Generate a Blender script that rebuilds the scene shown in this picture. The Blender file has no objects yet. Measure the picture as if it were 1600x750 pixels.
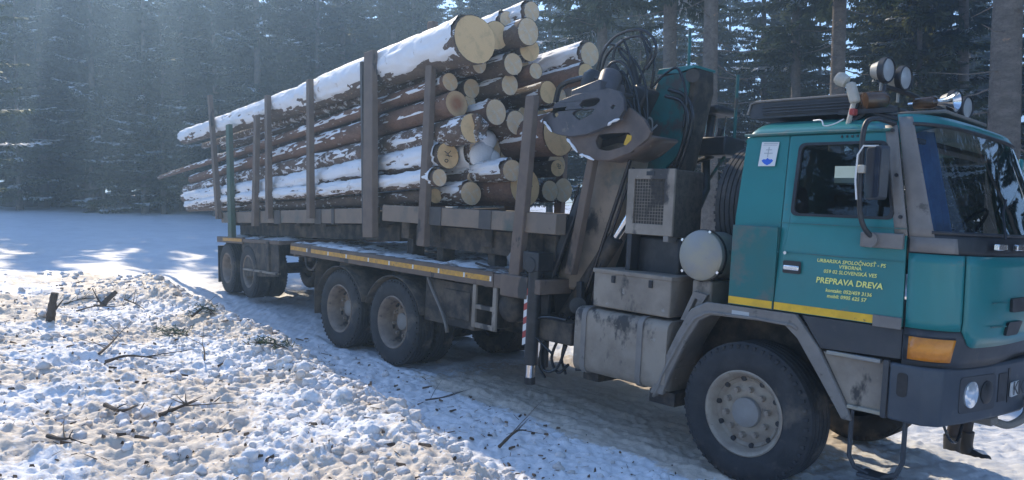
import bpy, bmesh, math, random
import numpy as np
from math import radians, sin, cos, pi, sqrt, atan2
from mathutils import Vector, Matrix
from mathutils.geometry import tessellate_polygon

# ------------------------------------------------------------------ camera, sky, sun, exposure
SC = bpy.context.scene
COL = SC.collection
FPX = 1189.36                      # focal length in pixels of the 1600 px wide photograph
CAM_H = 2.3064
CAM_P = radians(-2.3)
cd = bpy.data.cameras.new('camera'); cam = bpy.data.objects.new('camera', cd); COL.objects.link(cam)
cd.sensor_width = 36; cd.lens = 36 * FPX / 1600; cd.clip_start = .05; cd.clip_end = 2000
cam.location = (0, 0, CAM_H); cam.rotation_euler = (radians(90) + CAM_P, 0, 0)
SC.camera = cam

SUN_AZ, SUN_EL = radians(-26), radians(36)
W = bpy.data.worlds.new('World'); SC.world = W; W.use_nodes = True
wn = W.node_tree.nodes; wl = W.node_tree.links
bg = wn['Background']; sky = wn.new('ShaderNodeTexSky'); sky.sky_type = 'NISHITA'; sky.sun_disc = False
sky.sun_elevation = SUN_EL; sky.sun_rotation = SUN_AZ; sky.altitude = 1500; sky.air_density = 1.0; sky.dust_density = .3; sky.ozone_density = 2.4
wl.new(sky.outputs[0], bg.inputs[0]); bg.inputs[1].default_value = .15
sd = bpy.data.lights.new('sun', 'SUN'); so = bpy.data.objects.new('sun', sd); COL.objects.link(so)
sd.energy = 2.5; sd.angle = radians(.55); sd.color = (1, .85, .64)
sdir = Vector((sin(SUN_AZ) * cos(SUN_EL), cos(SUN_AZ) * cos(SUN_EL), sin(SUN_EL)))
so.rotation_euler = sdir.to_track_quat('Z', 'Y').to_euler(); so.location = sdir * 60
vs = SC.view_settings; vs.view_transform = 'Standard'; vs.look = 'None'; vs.exposure = 1.27; vs.gamma = 1; vs.use_curve_mapping = False
SC.cycles.use_denoising = True
SC.cycles.max_bounces = 8; SC.cycles.transparent_max_bounces = 12; SC.cycles.volume_bounces = 0
SC.cycles.sample_clamp_indirect = 6
SC.cycles.volume_step_rate = 4

RNG = random.Random(11)
# ------------------------------------------------------------------ frames and helpers
def rotm(yaw, pit, rol):
    return (Matrix.Rotation(yaw, 4, 'Z') @ Matrix.Rotation(pit, 4, 'Y') @ Matrix.Rotation(rol, 4, 'X'))
TM = Matrix.Translation((2.7972, 7.0787, 0)) @ rotm(-.8325, .0341, -.0361)        # truck: x forward, y left, z up
LM = Matrix.Translation((-1.2031, 9.6929, .2011)) @ rotm(radians(-52.9), -.012, 0)  # load and trailer
TMI, LMI = TM.inverted(), LM.inverted()
def bp(u, v, ax, val, MI=TMI):
    """photo pixel -> point of the plane (local axis ax = val) of the frame MI"""
    d = Vector(((u - 800) / FPX, 1, -(v - 375) / FPX)); c, s = cos(CAM_P), sin(CAM_P)
    d = Vector((d.x, c * d.y - s * d.z, s * d.y + c * d.z))
    o = MI @ Vector((0, 0, CAM_H)); d = MI.to_3x3() @ d
    return o + d * ((val - o[ax]) / d[ax])
def T2(pts, y, MI=TMI):            # pixels -> (x, z) on a side plane
    out = []
    for p in pts:
        q = bp(p[0], p[1], 1, y, MI); out.append((q.x, q.z))
    return out

def hash2(ix, iy, seed):
    with np.errstate(over='ignore'):
        h = (ix.astype(np.int64) * 374761393 + iy.astype(np.int64) * 668265263 + seed * 974711) & 0x7fffffff
        h = ((h ^ (h >> 13)) * 1274126177) & 0x7fffffff
        h = (h ^ (h >> 16)) & 0xffffff
    return h / float(0xffffff)
def vnoise(x, y, seed=0):
    x = np.asarray(x, float); y = np.asarray(y, float)
    ix = np.floor(x); iy = np.floor(y); fx = x - ix; fy = y - iy
    fx = fx * fx * (3 - 2 * fx); fy = fy * fy * (3 - 2 * fy)
    a = hash2(ix, iy, seed); b = hash2(ix + 1, iy, seed); c = hash2(ix, iy + 1, seed); d = hash2(ix + 1, iy + 1, seed)
    return (a + (b - a) * fx) * (1 - fy) + (c + (d - c) * fx) * fy
def fbm(x, y, seed=0, oct=4):
    s = 0; a = .5
    for i in range(oct):
        s = s + a * vnoise(x * 2 ** i + i * 7.3, y * 2 ** i - i * 3.1, seed + i); a *= .5
    return s
def sst(x): x = np.clip(x, 0, 1); return x * x * (3 - 2 * x)

class MB:
    def __init__(s): s.v = []; s.f = []
    def add(s, vs, fs):
        b = len(s.v); s.v += [tuple(p) for p in vs]; s.f += [tuple(i + b for i in f) for f in fs]; return s
    def box(s, x0, x1, y0, y1, z0, z1, M=None):
        vs = [Vector(p) for p in ((x0,y0,z0),(x1,y0,z0),(x1,y1,z0),(x0,y1,z0),(x0,y0,z1),(x1,y0,z1),(x1,y1,z1),(x0,y1,z1))]
        if M: vs = [M @ p for p in vs]
        return s.add(vs, [(0,3,2,1),(4,5,6,7),(0,1,5,4),(1,2,6,5),(2,3,7,6),(3,0,4,7)])
    def hexa(s, q0, q1):           # two quads, joined
        return s.add(list(q0) + list(q1), [(3,2,1,0),(4,5,6,7),(0,1,5,4),(1,2,6,5),(2,3,7,6),(3,0,4,7)])
    def cyl(s, p0, p1, r0, r1=None, n=16, caps=True):
        p0, p1 = Vector(p0), Vector(p1); r1 = r0 if r1 is None else r1
        q = (p1 - p0).to_track_quat('Z', 'Y'); ax = q @ Vector((1,0,0)); ay = q @ Vector((0,1,0))
        vs = [p + (ax * cos(2*pi*i/n) + ay * sin(2*pi*i/n)) * r for p, r in ((p0, r0), (p1, r1)) for i in range(n)]
        fs = [(i, (i+1) % n, n + (i+1) % n, n + i) for i in range(n)]
        if caps: fs += [tuple(range(n-1, -1, -1)), tuple(range(n, 2*n))]
        return s.add(vs, fs)
    def tube(s, pts, r, n=8, caps=True):
        pts = [Vector(p) for p in pts]; rs = r if isinstance(r, (list, tuple)) else [r] * len(pts)
        ref = None; vs = []
        for k, p in enumerate(pts):
            t = (pts[min(k+1, len(pts)-1)] - pts[max(k-1, 0)]).normalized()
            if ref is None: ref = t.orthogonal().normalized()
            ref = (ref - t * ref.dot(t)).normalized(); o = t.cross(ref)
            vs += [p + (ref * cos(2*pi*i/n) + o * sin(2*pi*i/n)) * rs[k] for i in range(n)]
        fs = [(k*n + i, k*n + (i+1) % n, (k+1)*n + (i+1) % n, (k+1)*n + i) for k in range(len(pts)-1) for i in range(n)]
        if caps: fs += [tuple(range(n-1, -1, -1)), tuple(range((len(pts)-1)*n, len(pts)*n))]
        return s.add(vs, fs)
    def lathe(s, prof, o, ax, n=40, close=False):
        o = Vector(o); ax = Vector(ax).normalized(); e1 = ax.orthogonal().normalized(); e2 = ax.cross(e1)
        m = len(prof)
        vs = [o + ax * a + (e1 * cos(2*pi*i/n) + e2 * sin(2*pi*i/n)) * max(r, 1e-4) for r, a in prof for i in range(n)]
        fs = [(k*n + i, k*n + (i+1) % n, (k+1)*n + (i+1) % n, (k+1)*n + i) for k in range(m-1) for i in range(n)]
        if close: fs += [((m-1)*n + i, (m-1)*n + (i+1) % n, (i+1) % n, i) for i in range(n)]
        return s.add(vs, fs)
    def plate(s, outer, holes, fn):
        """polygon with holes in 2-D; fn(a, b, side) -> 3-D point, side 0 front and 1 back"""
        loops = [list(outer)] + [list(h) for h in holes]
        tri = tessellate_polygon([[Vector((a, b, 0)) for a, b in l] for l in loops])
        flat = [p for l in loops for p in l]; n = len(flat)
        vs = [fn(a, b, 0) for a, b in flat] + [fn(a, b, 1) for a, b in flat]
        fs = [tuple(t) for t in tri] + [(t[2]+n, t[1]+n, t[0]+n) for t in tri]
        b = 0
        for l in loops:
            m = len(l)
            for i in range(m): j = (i+1) % m; fs.append((b+i, b+j, b+j+n, b+i+n))
            b += m
        return s.add(vs, fs)
    def grid(s, fn, nu, nv):
        vs = [fn(i/nu, j/nv) for j in range(nv+1) for i in range(nu+1)]
        fs = [(j*(nu+1)+i, j*(nu+1)+i+1, (j+1)*(nu+1)+i+1, (j+1)*(nu+1)+i) for j in range(nv) for i in range(nu)]
        return s.add(vs, fs)
    def mesh(s, name, smooth=40, fix=True):
        me = bpy.data.meshes.new(name); me.from_pydata(s.v, [], s.f); me.update()
        if fix:
            bm = bmesh.new(); bm.from_mesh(me); bmesh.ops.recalc_face_normals(bm, faces=bm.faces); bm.to_mesh(me); bm.free()
        if smooth:
            me.shade_smooth()
            if smooth < 180: me.set_sharp_from_angle(angle=radians(smooth))
        return me
def rpoly(pts, r, n=5):            # rounded polygon corners
    out = []; m = len(pts)
    for i in range(m):
        p, a, b = Vector(pts[i]), Vector(pts[i-1]), Vector(pts[(i+1) % m])
        d1, d2 = (a-p), (b-p); k = min(r, d1.length*.45, d2.length*.45)
        p1, p2 = p + d1.normalized()*k, p + d2.normalized()*k
        for j in range(n+1):
            t = j/n; q = p1*(1-t)**2 + p*(2*t*(1-t)) + p2*t*t; out.append((q.x, q.y))
    return out
def smooth_path(pts, n=8):         # Catmull-Rom
    P = [Vector(p) for p in pts]; P = [P[0]*2 - P[1]] + P + [P[-1]*2 - P[-2]]; out = []
    for i in range(1, len(P)-2):
        for k in range(n):
            t = k/n; a, b, c, d = P[i-1:i+3]
            out.append(.5*((2*b) + (c-a)*t + (2*a-5*b+4*c-d)*t*t + (3*b-a-3*c+d)*t**3))
    return out + [P[-2]]

def O(name, mb, m, parent=None, smooth=40, bevel=0, solid=0, M=None):
    me = mb.mesh(name, smooth) if isinstance(mb, MB) else mb
    if m and not me.materials: me.materials.append(m)
    o = bpy.data.objects.new(name, me); COL.objects.link(o)
    if parent: o.parent = parent
    if M: o.matrix_world = M
    if solid:
        md = o.modifiers.new('solid', 'SOLIDIFY'); md.thickness = solid; md.offset = -1
    if bevel:
        md = o.modifiers.new('bevel', 'BEVEL'); md.width = bevel; md.segments = 2; md.limit_method = 'ANGLE'; md.angle_limit = radians(35)
    return o
def empty(name, M):
    o = bpy.data.objects.new(name, None); COL.objects.link(o); o.matrix_world = M; o.empty_display_size = .3; return o
def tag(o, label=None, cat=None, group=None, kind=None):
    if label: o['label'] = label
    if cat: o['category'] = cat
    if group: o['group'] = group
    if kind: o['kind'] = kind
    return o
def copy_child(ch, parent):
    c = ch.copy(); COL.objects.link(c); c.parent = parent; return c

# ------------------------------------------------------------------ materials
def nd(nt, t, **kw):
    n = nt.nodes.new(t)
    for k, v in kw.items(): setattr(n, k, v)
    return n
def ramp(nt, src, p0, p1, c0=(0,0,0,1), c1=(1,1,1,1)):
    r = nd(nt, 'ShaderNodeValToRGB'); e = r.color_ramp.elements
    e[0].position = p0; e[1].position = p1; e[0].color = c0; e[1].color = c1
    nt.links.new(src, r.inputs[0]); return r
def noise(nt, co, scale, detail=4, rough=.55, stretch=None):
    if stretch:
        mp = nd(nt, 'ShaderNodeMapping'); mp.inputs['Scale'].default_value = stretch; nt.links.new(co, mp.inputs[0]); co = mp.outputs[0]
    n = nd(nt, 'ShaderNodeTexNoise'); n.inputs['Scale'].default_value = scale; n.inputs['Detail'].default_value = detail; n.inputs['Roughness'].default_value = rough
    nt.links.new(co, n.inputs['Vector']); return n
def mixc(nt, fac, a, b):
    m = nd(nt, 'ShaderNodeMix', data_type='RGBA')
    if isinstance(fac, (int, float)): m.inputs[0].default_value = fac
    else: nt.links.new(fac, m.inputs[0])
    for i, c in ((6, a), (7, b)):
        if isinstance(c, tuple): m.inputs[i].default_value = c if len(c) == 4 else c + (1,)
        else: nt.links.new(c, m.inputs[i])
    return m.outputs[2]
def mat(name, col, rough=.6, metal=0, var=None, vscale=3, vr=(.4, .65), layers=(), bump=0, bscale=40, coat=0, spec=None, stretch=None, bst=None):
    """base colour, a second colour mixed by noise, extra stain layers (colour, scale, lo, hi, stretch)"""
    m = bpy.data.materials.new(name); m.use_nodes = True; nt = m.node_tree; b = nt.nodes['Principled BSDF']
    b.inputs['Roughness'].default_value = rough; b.inputs['Metallic'].default_value = metal
    if coat: b.inputs['Coat Weight'].default_value = coat; b.inputs['Coat Roughness'].default_value = .15
    if spec is not None: b.inputs['Specular IOR Level'].default_value = spec
    co = nd(nt, 'ShaderNodeTexCoord').outputs['Object']; c = col + (1,)
    if var:
        c = mixc(nt, ramp(nt, noise(nt, co, vscale, 5, .6, stretch).outputs[0], *vr).outputs[0], c, var + (1,))
    for k, L in enumerate(layers):
        st = L[4] if len(L) > 4 else None
        c = mixc(nt, ramp(nt, noise(nt, co, L[1], 6, .62, st).outputs[0], L[2], L[3]).outputs[0], c, L[0] + (1,))
    if isinstance(c, tuple): b.inputs['Base Color'].default_value = c
    else: nt.links.new(c, b.inputs['Base Color'])
    if bump:
        bn = nd(nt, 'ShaderNodeBump'); bn.inputs['Strength'].default_value = bump; bn.inputs['Distance'].default_value = .02
        nt.links.new(noise(nt, co, bscale, 5, .6, bst).outputs[0], bn.inputs['Height']); nt.links.new(bn.outputs[0], b.inputs['Normal'])
    return m
MUD = (.16, .135, .11)
M_teal = mat('teal_paint', (.011, .205, .205), .36, 0, (.013, .175, .175), 2.2, (.35, .7), [(MUD, 5, .66, .78)], coat=.3)
M_teal_lo = mat('teal_paint_dirty', (.012, .15, .15), .5, 0, (.03, .14, .13), 3, (.4, .65), [((.15, .13, .11), 4, .5, .72), ((.18, .09, .05), 9, .69, .73)])
M_teal_crane = mat('crane_paint', (.008, .15, .15), .5, 0, (.015, .115, .115), 4, (.4, .6), [((.07, .065, .06), 3, .52, .62), ((.22, .24, .24), 14, .72, .76)])
M_grey = mat('grey_plate', (.185, .168, .155), .55, .0, (.225, .205, .185), 5, (.4, .6), [((.10, .09, .08), 9, .62, .7)])
M_dark = mat('dark_plastic', (.038, .043, .052), .5, 0, (.06, .062, .066), 4, (.4, .65), [((.13, .115, .1), 5, .62, .78)])
M_bump = mat('bumper_paint', (.05, .062, .08), .5, 0, (.075, .085, .1), 3, (.4, .65), [((.16, .145, .13), 6, .6, .74), ((.14, .07, .04), 22, .72, .76)])
M_black = mat('black_steel', (.018, .019, .022), .45, 0, (.045, .045, .048), 6, (.45, .7))
M_chassis = mat('chassis_grime', (.032, .028, .026), .8, 0, (.12, .095, .072), 5, (.42, .66), bump=.3, bscale=25)
M_steelg = mat('muddy_box_metal', (.32, .275, .225), .65, .1, (.22, .185, .15), 2.2, (.4, .6), [((.055, .05, .047), 2.3, .55, .6, (1, 1, .55)), ((.33, .31, .28), 9, .66, .72)], bump=.15, bscale=30)
M_alu = mat('air_filter_metal', (.30, .30, .29), .5, .35, (.36, .33, .26), 3, (.45, .6), [((.08, .075, .07), 5, .62, .7)])
M_boom = mat('worn_boom', (.30, .235, .175), .65, 0, (.20, .16, .125), 2.2, (.42, .6), [((.05, .047, .046), 1.8, .52, .57, (1, 1, .6)), ((.06, .11, .105), 1.1, .60, .7)], bump=.12, bscale=18)
M_stake = mat('stake_steel', (.175, .13, .10), .75, 0, (.13, .098, .08), 4, (.4, .65), [((.05, .046, .043), 2.6, .60, .64, (1, 1, .4)), ((.07, .085, .075), 3.2, .66, .72)], bump=.15, bscale=30)
M_stakeg = mat('green_stake_paint', (.05, .105, .075), .65, 0, (.09, .11, .085), 3, (.4, .65), [((.13, .11, .09), 6, .64, .72)])
M_beam = mat('load_beam_steel', (.23, .175, .13), .7, 0, (.18, .145, .115), 3, (.42, .6), [((.10, .115, .10), 1.5, .56, .66), ((.07, .062, .056), 7, .70, .74)])
M_bracket = mat('dark_bracket', (.065, .06, .058), .7, 0, (.09, .08, .073), 6)
M_yel = mat('yellow_tape', (.85, .50, .03), .5, 0, (.72, .42, .03), 8, (.45, .6), [((.12, .1, .08), 18, .64, .72)])
M_amb = mat('amber_tape_dirty', (.66, .34, .04), .5, 0, (.48, .26, .05), 14, (.4, .6), [((.10, .08, .06), 22, .6, .68)])
M_white = mat('white_print', (.72, .72, .70), .5)
M_blue = mat('blue_print', (.03, .14, .62), .5)
M_lgrey = mat('pale_grey_print', (.45, .47, .48), .5)
M_text = mat('yellow_lettering', (.88, .86, .25), .5)
M_red = mat('red_paint', (.42, .05, .04), .5, 0, (.30, .06, .05), 12)
M_chrome = mat('chrome', (.75, .76, .78), .15, 1)
M_rub = mat('tyre_rubber', (.026, .027, .03), .8, 0, (.045, .045, .047), 5, (.4, .65), [((.15, .125, .10), 3.2, .54, .74)], bump=.25, bscale=60)
M_rim = mat('rim_paint', (.36, .31, .25), .55, .1, (.28, .23, .185), 7, (.4, .62), [((.09, .075, .062), 9, .60, .7), ((.20, .10, .05), 12, .68, .74)])
M_rimd = mat('rear_rim_paint', (.26, .205, .16), .5, .2, (.19, .145, .115), 7, (.4, .62), [((.05, .045, .042), 6, .56, .66)])
M_hub = mat('hub_grey', (.23, .21, .19), .6, 0, (.26, .25, .24), 6)
M_hose = mat('hose_rubber', (.022, .022, .025), .22, 0)
M_orange = mat('indicator_orange', (.78, .27, .015), .25, 0, (.6, .19, .01), 12, coat=.6)
M_glassl = mat('lamp_glass', (.82, .86, .9), .08, .6)
M_cream = mat('lamp_housing_cream', (.50, .47, .40), .5, 0, (.4, .37, .31), 9)
M_brown = mat('beacon_amber', (.11, .055, .022), .25, 0, (.05, .03, .018), 9, coat=.5)
M_seat = mat('seat_cloth', (.05, .055, .065), .9)
M_curt = mat('blue_curtain', (.07, .24, .62), .9, 0, (.04, .15, .45), 6)
M_card = mat('pale_card', (.62, .66, .50), .7)
M_tarp = mat('grey_tarpaulin', (.22, .225, .23), .55, 0, (.3, .3, .3), 5, bump=.2, bscale=9)
M_jaw2 = mat('grapple_steel_rusty', (.15, .105, .082), .5, .15, (.09, .068, .058), 4, (.4, .62), [((.27, .22, .18), 7, .63, .7)], bump=.12, bscale=20)
M_jaw = mat('grapple_steel', (.095, .085, .092), .45, .15, (.06, .056, .062), 4, (.4, .62), [((.20, .17, .14), 7, .63, .7)], bump=.12, bscale=20)
M_pants = mat('dark_work_trousers', (.035, .03, .032), .9, 0, (.05, .043, .042), 9, bump=.3, bscale=30)
M_jack = mat('dark_jacket', (.03, .035, .05), .9, bump=.3, bscale=20)
M_skin = mat('skin', (.5, .3, .22), .6)
M_boot = mat('black_boot', (.02, .019, .019), .5)
M_yjaw = mat('yellow_paint_wear', (.60, .36, .02), .55, 0, (.45, .27, .03), 9)
def glass(name, tint):
    m = bpy.data.materials.new(name); m.use_nodes = True; nt = m.node_tree; nt.nodes.clear()
    out = nd(nt, 'ShaderNodeOutputMaterial'); t = nd(nt, 'ShaderNodeBsdfTransparent'); t.inputs[0].default_value = tint + (1,)
    g = nd(nt, 'ShaderNodeBsdfGlossy'); g.inputs['Roughness'].default_value = .02; g.inputs[0].default_value = (.95, .97, 1, 1)
    fr = nd(nt, 'ShaderNodeFresnel'); fr.inputs[0].default_value = 1.5
    mx = nd(nt, 'ShaderNodeMixShader'); nt.links.new(fr.outputs[0], mx.inputs[0]); nt.links.new(t.outputs[0], mx.inputs[1]); nt.links.new(g.outputs[0], mx.inputs[2])
    nt.links.new(mx.outputs[0], out.inputs[0]); return m
M_glass = glass('cab_glass', (.40, .45, .45))
def snow_mat(name, col=(.82, .835, .86), dirt=None, attr=False, bump=.5, bscale=14):
    m = bpy.data.materials.new(name); m.use_nodes = True; nt = m.node_tree; b = nt.nodes['Principled BSDF']
    b.inputs['Roughness'].default_value = .62; b.inputs['Specular IOR Level'].default_value = .35
    co = nd(nt, 'ShaderNodeTexCoord').outputs['Object']; c = col + (1,)
    n1 = noise(nt, co, 1.7, 6, .65); c = mixc(nt, ramp(nt, n1.outputs[0], .45, .75).outputs[0], c, (.72, .735, .76, 1))
    if attr:
        a = nd(nt, 'ShaderNodeAttribute', attribute_name='dirt').outputs['Fac']
        n2 = noise(nt, co, 6, 8, .7); n3 = noise(nt, co, 28, 6, .7)
        s = nd(nt, 'ShaderNodeMath', operation='MULTIPLY_ADD'); nt.links.new(n2.outputs[0], s.inputs[0]); s.inputs[1].default_value = .9; nt.links.new(a, s.inputs[2])
        s2 = nd(nt, 'ShaderNodeMath', operation='MULTIPLY_ADD'); nt.links.new(n3.outputs[0], s2.inputs[0]); s2.inputs[1].default_value = .55; nt.links.new(s.outputs[0], s2.inputs[2])
        c = mixc(nt, ramp(nt, s2.outputs[0], .86, 1.15).outputs[0], c, (.66, .575, .48, 1))
        c = mixc(nt, ramp(nt, s2.outputs[0], 1.06, 1.30).outputs[0], c, (.30, .25, .20, 1))
        c = mixc(nt, ramp(nt, s2.outputs[0], 1.28, 1.5).outputs[0], c, (.10, .082, .068, 1))
    elif dirt:
        c = mixc(nt, ramp(nt, noise(nt, co, dirt[1], 6, .65).outputs[0], dirt[2], dirt[3]).outputs[0], c, dirt[0] + (1,))
    nt.links.new(c, b.inputs['Base Color']) if not isinstance(c, tuple) else None
    bn = nd(nt, 'ShaderNodeBump'); bn.inputs['Strength'].default_value = bump; bn.inputs['Distance'].default_value = .03
    nt.links.new(noise(nt, co, bscale, 8, .68).outputs[0], bn.inputs['Height']); nt.links.new(bn.outputs[0], b.inputs['Normal'])
    return m
M_ground = snow_mat('trampled_snow', attr=True)
M_snow = snow_mat('snow_lying', bump=.4, bscale=10)
M_snowlog = snow_mat('snow_on_bark', dirt=((.30, .22, .17), 5, .62, .72), bump=.4, bscale=12)
M_clod = snow_mat('snow_clods', dirt=((.55, .47, .39), 1.3, .42, .7), bump=.6, bscale=30)
M_decksnow = snow_mat('deck_snow', dirt=((.20, .16, .13), 3.2, .52, .62), bump=.6, bscale=14)
def bark_mat(name, c0, c1, snowy):
    m = bpy.data.materials.new(name); m.use_nodes = True; nt = m.node_tree; b = nt.nodes['Principled BSDF']
    b.inputs['Roughness'].default_value = .9; b.inputs['Specular IOR Level'].default_value = .2
    co = nd(nt, 'ShaderNodeTexCoord').outputs['Object']
    n1 = noise(nt, co, 9, 8, .7, (.35, 1, 1)); c = mixc(nt, ramp(nt, n1.outputs[0], .35, .66).outputs[0], c0 + (1,), c1 + (1,))
    n4 = noise(nt, co, 45, 5, .7, (.5, 1, 1)); c = mixc(nt, ramp(nt, n4.outputs[0], .5, .75).outputs[0], c, tuple(x*.45 for x in c0) + (1,))
    n2 = noise(nt, co, 2.4, 8, .72, (.6, 1, 1)); c = mixc(nt, ramp(nt, n2.outputs[0], .62, .66).outputs[0], c, (.46, .30, .20, 1))
    n3 = noise(nt, co, 11, 8, .75, (.5, 1, 1)); c = mixc(nt, ramp(nt, n3.outputs[0], snowy, snowy + .05).outputs[0], c, (.80, .81, .83, 1))
    nt.links.new(c, b.inputs['Base Color'])
    bn = nd(nt, 'ShaderNodeBump'); bn.inputs['Strength'].default_value = .8; bn.inputs['Distance'].default_value = .03
    nt.links.new(n4.outputs[0], bn.inputs['Height']); nt.links.new(bn.outputs[0], b.inputs['Normal']); return m
M_barks = [bark_mat('spruce_bark_red', (.25, .145, .10), (.16, .10, .075), .62), bark_mat('spruce_bark_grey', (.19, .135, .10), (.12, .092, .075), .58),
           bark_mat('spruce_bark_frosted', (.20, .14, .105), (.135, .10, .08), .53)]
M_trunk = bark_mat('standing_bark', (.27, .235, .205), (.15, .13, .115), .72)
def end_mat(name, c0, c1, core, frost):
    m = bpy.data.materials.new(name); m.use_nodes = True; nt = m.node_tree; b = nt.nodes['Principled BSDF']; b.inputs['Roughness'].default_value = .8
    co = nd(nt, 'ShaderNodeTexCoord').outputs['Object']
    mp = nd(nt, 'ShaderNodeMapping'); mp.inputs['Scale'].default_value = (0, 1, 1); nt.links.new(co, mp.inputs[0])
    w = nd(nt, 'ShaderNodeTexWave', wave_type='RINGS', rings_direction='X'); w.inputs['Scale'].default_value = 22; w.inputs['Distortion'].default_value = 2.2; w.inputs['Detail'].default_value = 2
    nt.links.new(mp.outputs[0], w.inputs[0])
    c = mixc(nt, ramp(nt, w.outputs[0], .2, .9).outputs[0], c0 + (1,), c1 + (1,))
    ln = nd(nt, 'ShaderNodeVectorMath', operation='LENGTH'); nt.links.new(mp.outputs[0], ln.inputs[0])
    if core: c = mixc(nt, ramp(nt, ln.outputs['Value'], .05, .125, (1,1,1,1), (0,0,0,1)).outputs[0], c, core + (1,))
    c = mixc(nt, ramp(nt, noise(nt, co, 8, 6, .7).outputs[0], .5, .85).outputs[0], c, tuple(x*.62 for x in c0) + (1,))
    c = mixc(nt, ramp(nt, noise(nt, co, 16, 8, .8).outputs[0], frost - .12, frost + .22).outputs[0], c, (.78, .77, .75, 1))
    nt.links.new(c, b.inputs['Base Color']); return m
M_end = end_mat('cut_wood', (.84, .58, .30), (.76, .50, .25), None, .86)
M_endr = end_mat('cut_wood_red_heart', (.60, .40, .22), (.5, .32, .17), (.36, .15, .07), .9)
M_endf = end_mat('cut_wood_frosted', (.76, .56, .34), (.68, .48, .28), None, .60)
def leaf_mat(name, c0, c1, tr):
    m = bpy.data.materials.new(name); m.use_nodes = True; nt = m.node_tree; nt.nodes.clear()
    out = nd(nt, 'ShaderNodeOutputMaterial'); d = nd(nt, 'ShaderNodeBsdfDiffuse'); t = nd(nt, 'ShaderNodeBsdfTranslucent'); mx = nd(nt, 'ShaderNodeMixShader'); mx.inputs[0].default_value = tr
    co = nd(nt, 'ShaderNodeTexCoord').outputs['Object']
    c = mixc(nt, ramp(nt, noise(nt, co, 1.3, 5, .65).outputs[0], .35, .68).outputs[0], c0 + (1,), c1 + (1,))
    nt.links.new(c, d.inputs[0]); nt.links.new(c, t.inputs[0]); nt.links.new(d.outputs[0], mx.inputs[1]); nt.links.new(t.outputs[0], mx.inputs[2])
    g = nd(nt, 'ShaderNodeBsdfGlossy'); g.inputs['Roughness'].default_value = .45; g.inputs[0].default_value = (.8, .85, .8, 1)
    m2 = nd(nt, 'ShaderNodeMixShader'); m2.inputs[0].default_value = .05; nt.links.new(mx.outputs[0], m2.inputs[1]); nt.links.new(g.outputs[0], m2.inputs[2])
    nt.links.new(m2.outputs[0], out.inputs[0]); return m
M_leaf = leaf_mat('spruce_needles', (.06, .082, .034), (.13, .13, .05), .58)
M_leafd = leaf_mat('spruce_needles_dark', (.038, .062, .036), (.07, .09, .043), .4)
M_twig = mat('dead_twig', (.10, .075, .055), .9, 0, (.05, .038, .03), 6)
M_chip = mat('bark_chip', (.20, .135, .085), .9, 0, (.07, .05, .036), 9, (.42, .58))
M_rock = mat('boulder_stone', (.17, .165, .16), .9, 0, (.10, .095, .09), 4, bump=.4, bscale=8)

# ------------------------------------------------------------------ ground
EDGE_Y = [2, 4, 5.55, 9.5, 15.1, 20]; EDGE_X = [1.9, .95, .14, -2.25, -6.2, -9.6]
def tl(x, y):                       # truck-plan coordinates
    dx, dy = x - 2.7972, y - 7.0787
    return dx * .6731 - dy * .7396, dx * .7396 + dy * .6731
def bank_s(x, y): return (np.interp(y, EDGE_Y, EDGE_X) - x) * .84
def base_h(x, y):
    xl, yl = tl(x, y)
    z = -.0341 * np.clip(xl, -90, 6) - .0361 * np.clip(yl, -7, 3)
    z = z + .07 * sst((-xl - 8.5) / 3) + 1.0 * sst((y - 15) / 32) * sst((6 - x) / 14)
    z = z + .35 * sst((np.abs(x) - 20) / 30) * (fbm(x * .05, y * .05, 5, 3) - .3)
    s = bank_s(x, y) + .5 * (fbm(x * .55, y * .55, 9, 3) - .47)
    far = 1 - sst((y - 14.5) / 4)
    z = z + (.36 * sst(s / .9) + .13 * np.exp(-((s - .55) / .45) ** 2)) * (.25 + .75 * far)
    return z
def axis(a, b, st, lo, hi, g):
    m = list(np.arange(a, b, st)); l = []; h = st; p = a
    while p > lo: h *= g; p -= h; l.append(p)
    r = []; h = st; p = m[-1]
    while p < hi: h *= g; p += h; r.append(p)
    return np.array(l[::-1] + m + r)
gx = axis(-6.5, 4.0, .021, -260, 260, 1.022); gy = axis(3.6, 9.5, .021, -60, 420, 1.016)
GX, GY = np.meshgrid(gx, gy); GS = bank_s(GX, GY)
GXL, GYL = tl(GX, GY)
inb = sst((GS + .25) / .6) * (1 - sst((GY - 14.5) / 3.5))           # ploughed bank
smooth_far = sst((GY - 15.5) / 3)
GZ = base_h(GX, GY)
def ridged(x, y, sd, o=4):
    t = 0; a = .5
    for i in range(o): t = t + a * (1 - np.abs(2 * vnoise(x * 2 ** i + 3.7 * i, y * 2 ** i - 5.1 * i, sd + i) - 1)); a *= .55
    return t
near = (GY < 24) & (GY > 2) & (np.abs(GX) < 16)
fine = np.where(near, 1.0, 0.0)
crumb = .5 * fbm(GX * 9, GY * 9, 31, 4) + .5 * ridged(GX * 5.5, GY * 5.5, 131, 3)
GZ += inb * (.24 * (fbm(GX * 1.3, GY * 1.3, 21, 4) - .47) + .155 * (crumb - .58) * (.45 + 1.1 * vnoise(GX * .9, GY * .9, 33)) + .065 * (fbm(GX * 26, GY * 26, 35, 3) - .44))
GZ += (1 - inb) * (1 - smooth_far) * fine * (.05 * (fbm(GX * 1.8, GY * 1.8, 41, 4) - .47) + .11 * (crumb - .58) + .045 * (fbm(GX * 22, GY * 22, 47, 3) - .44))
GZ += smooth_far * .14 * (fbm(GX * .5, GY * .5, 51, 4) - .47) + smooth_far * (GY < 60) * .06 * (fbm(GX * 2.2, GY * 2.2, 55, 3) - .44)
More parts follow.
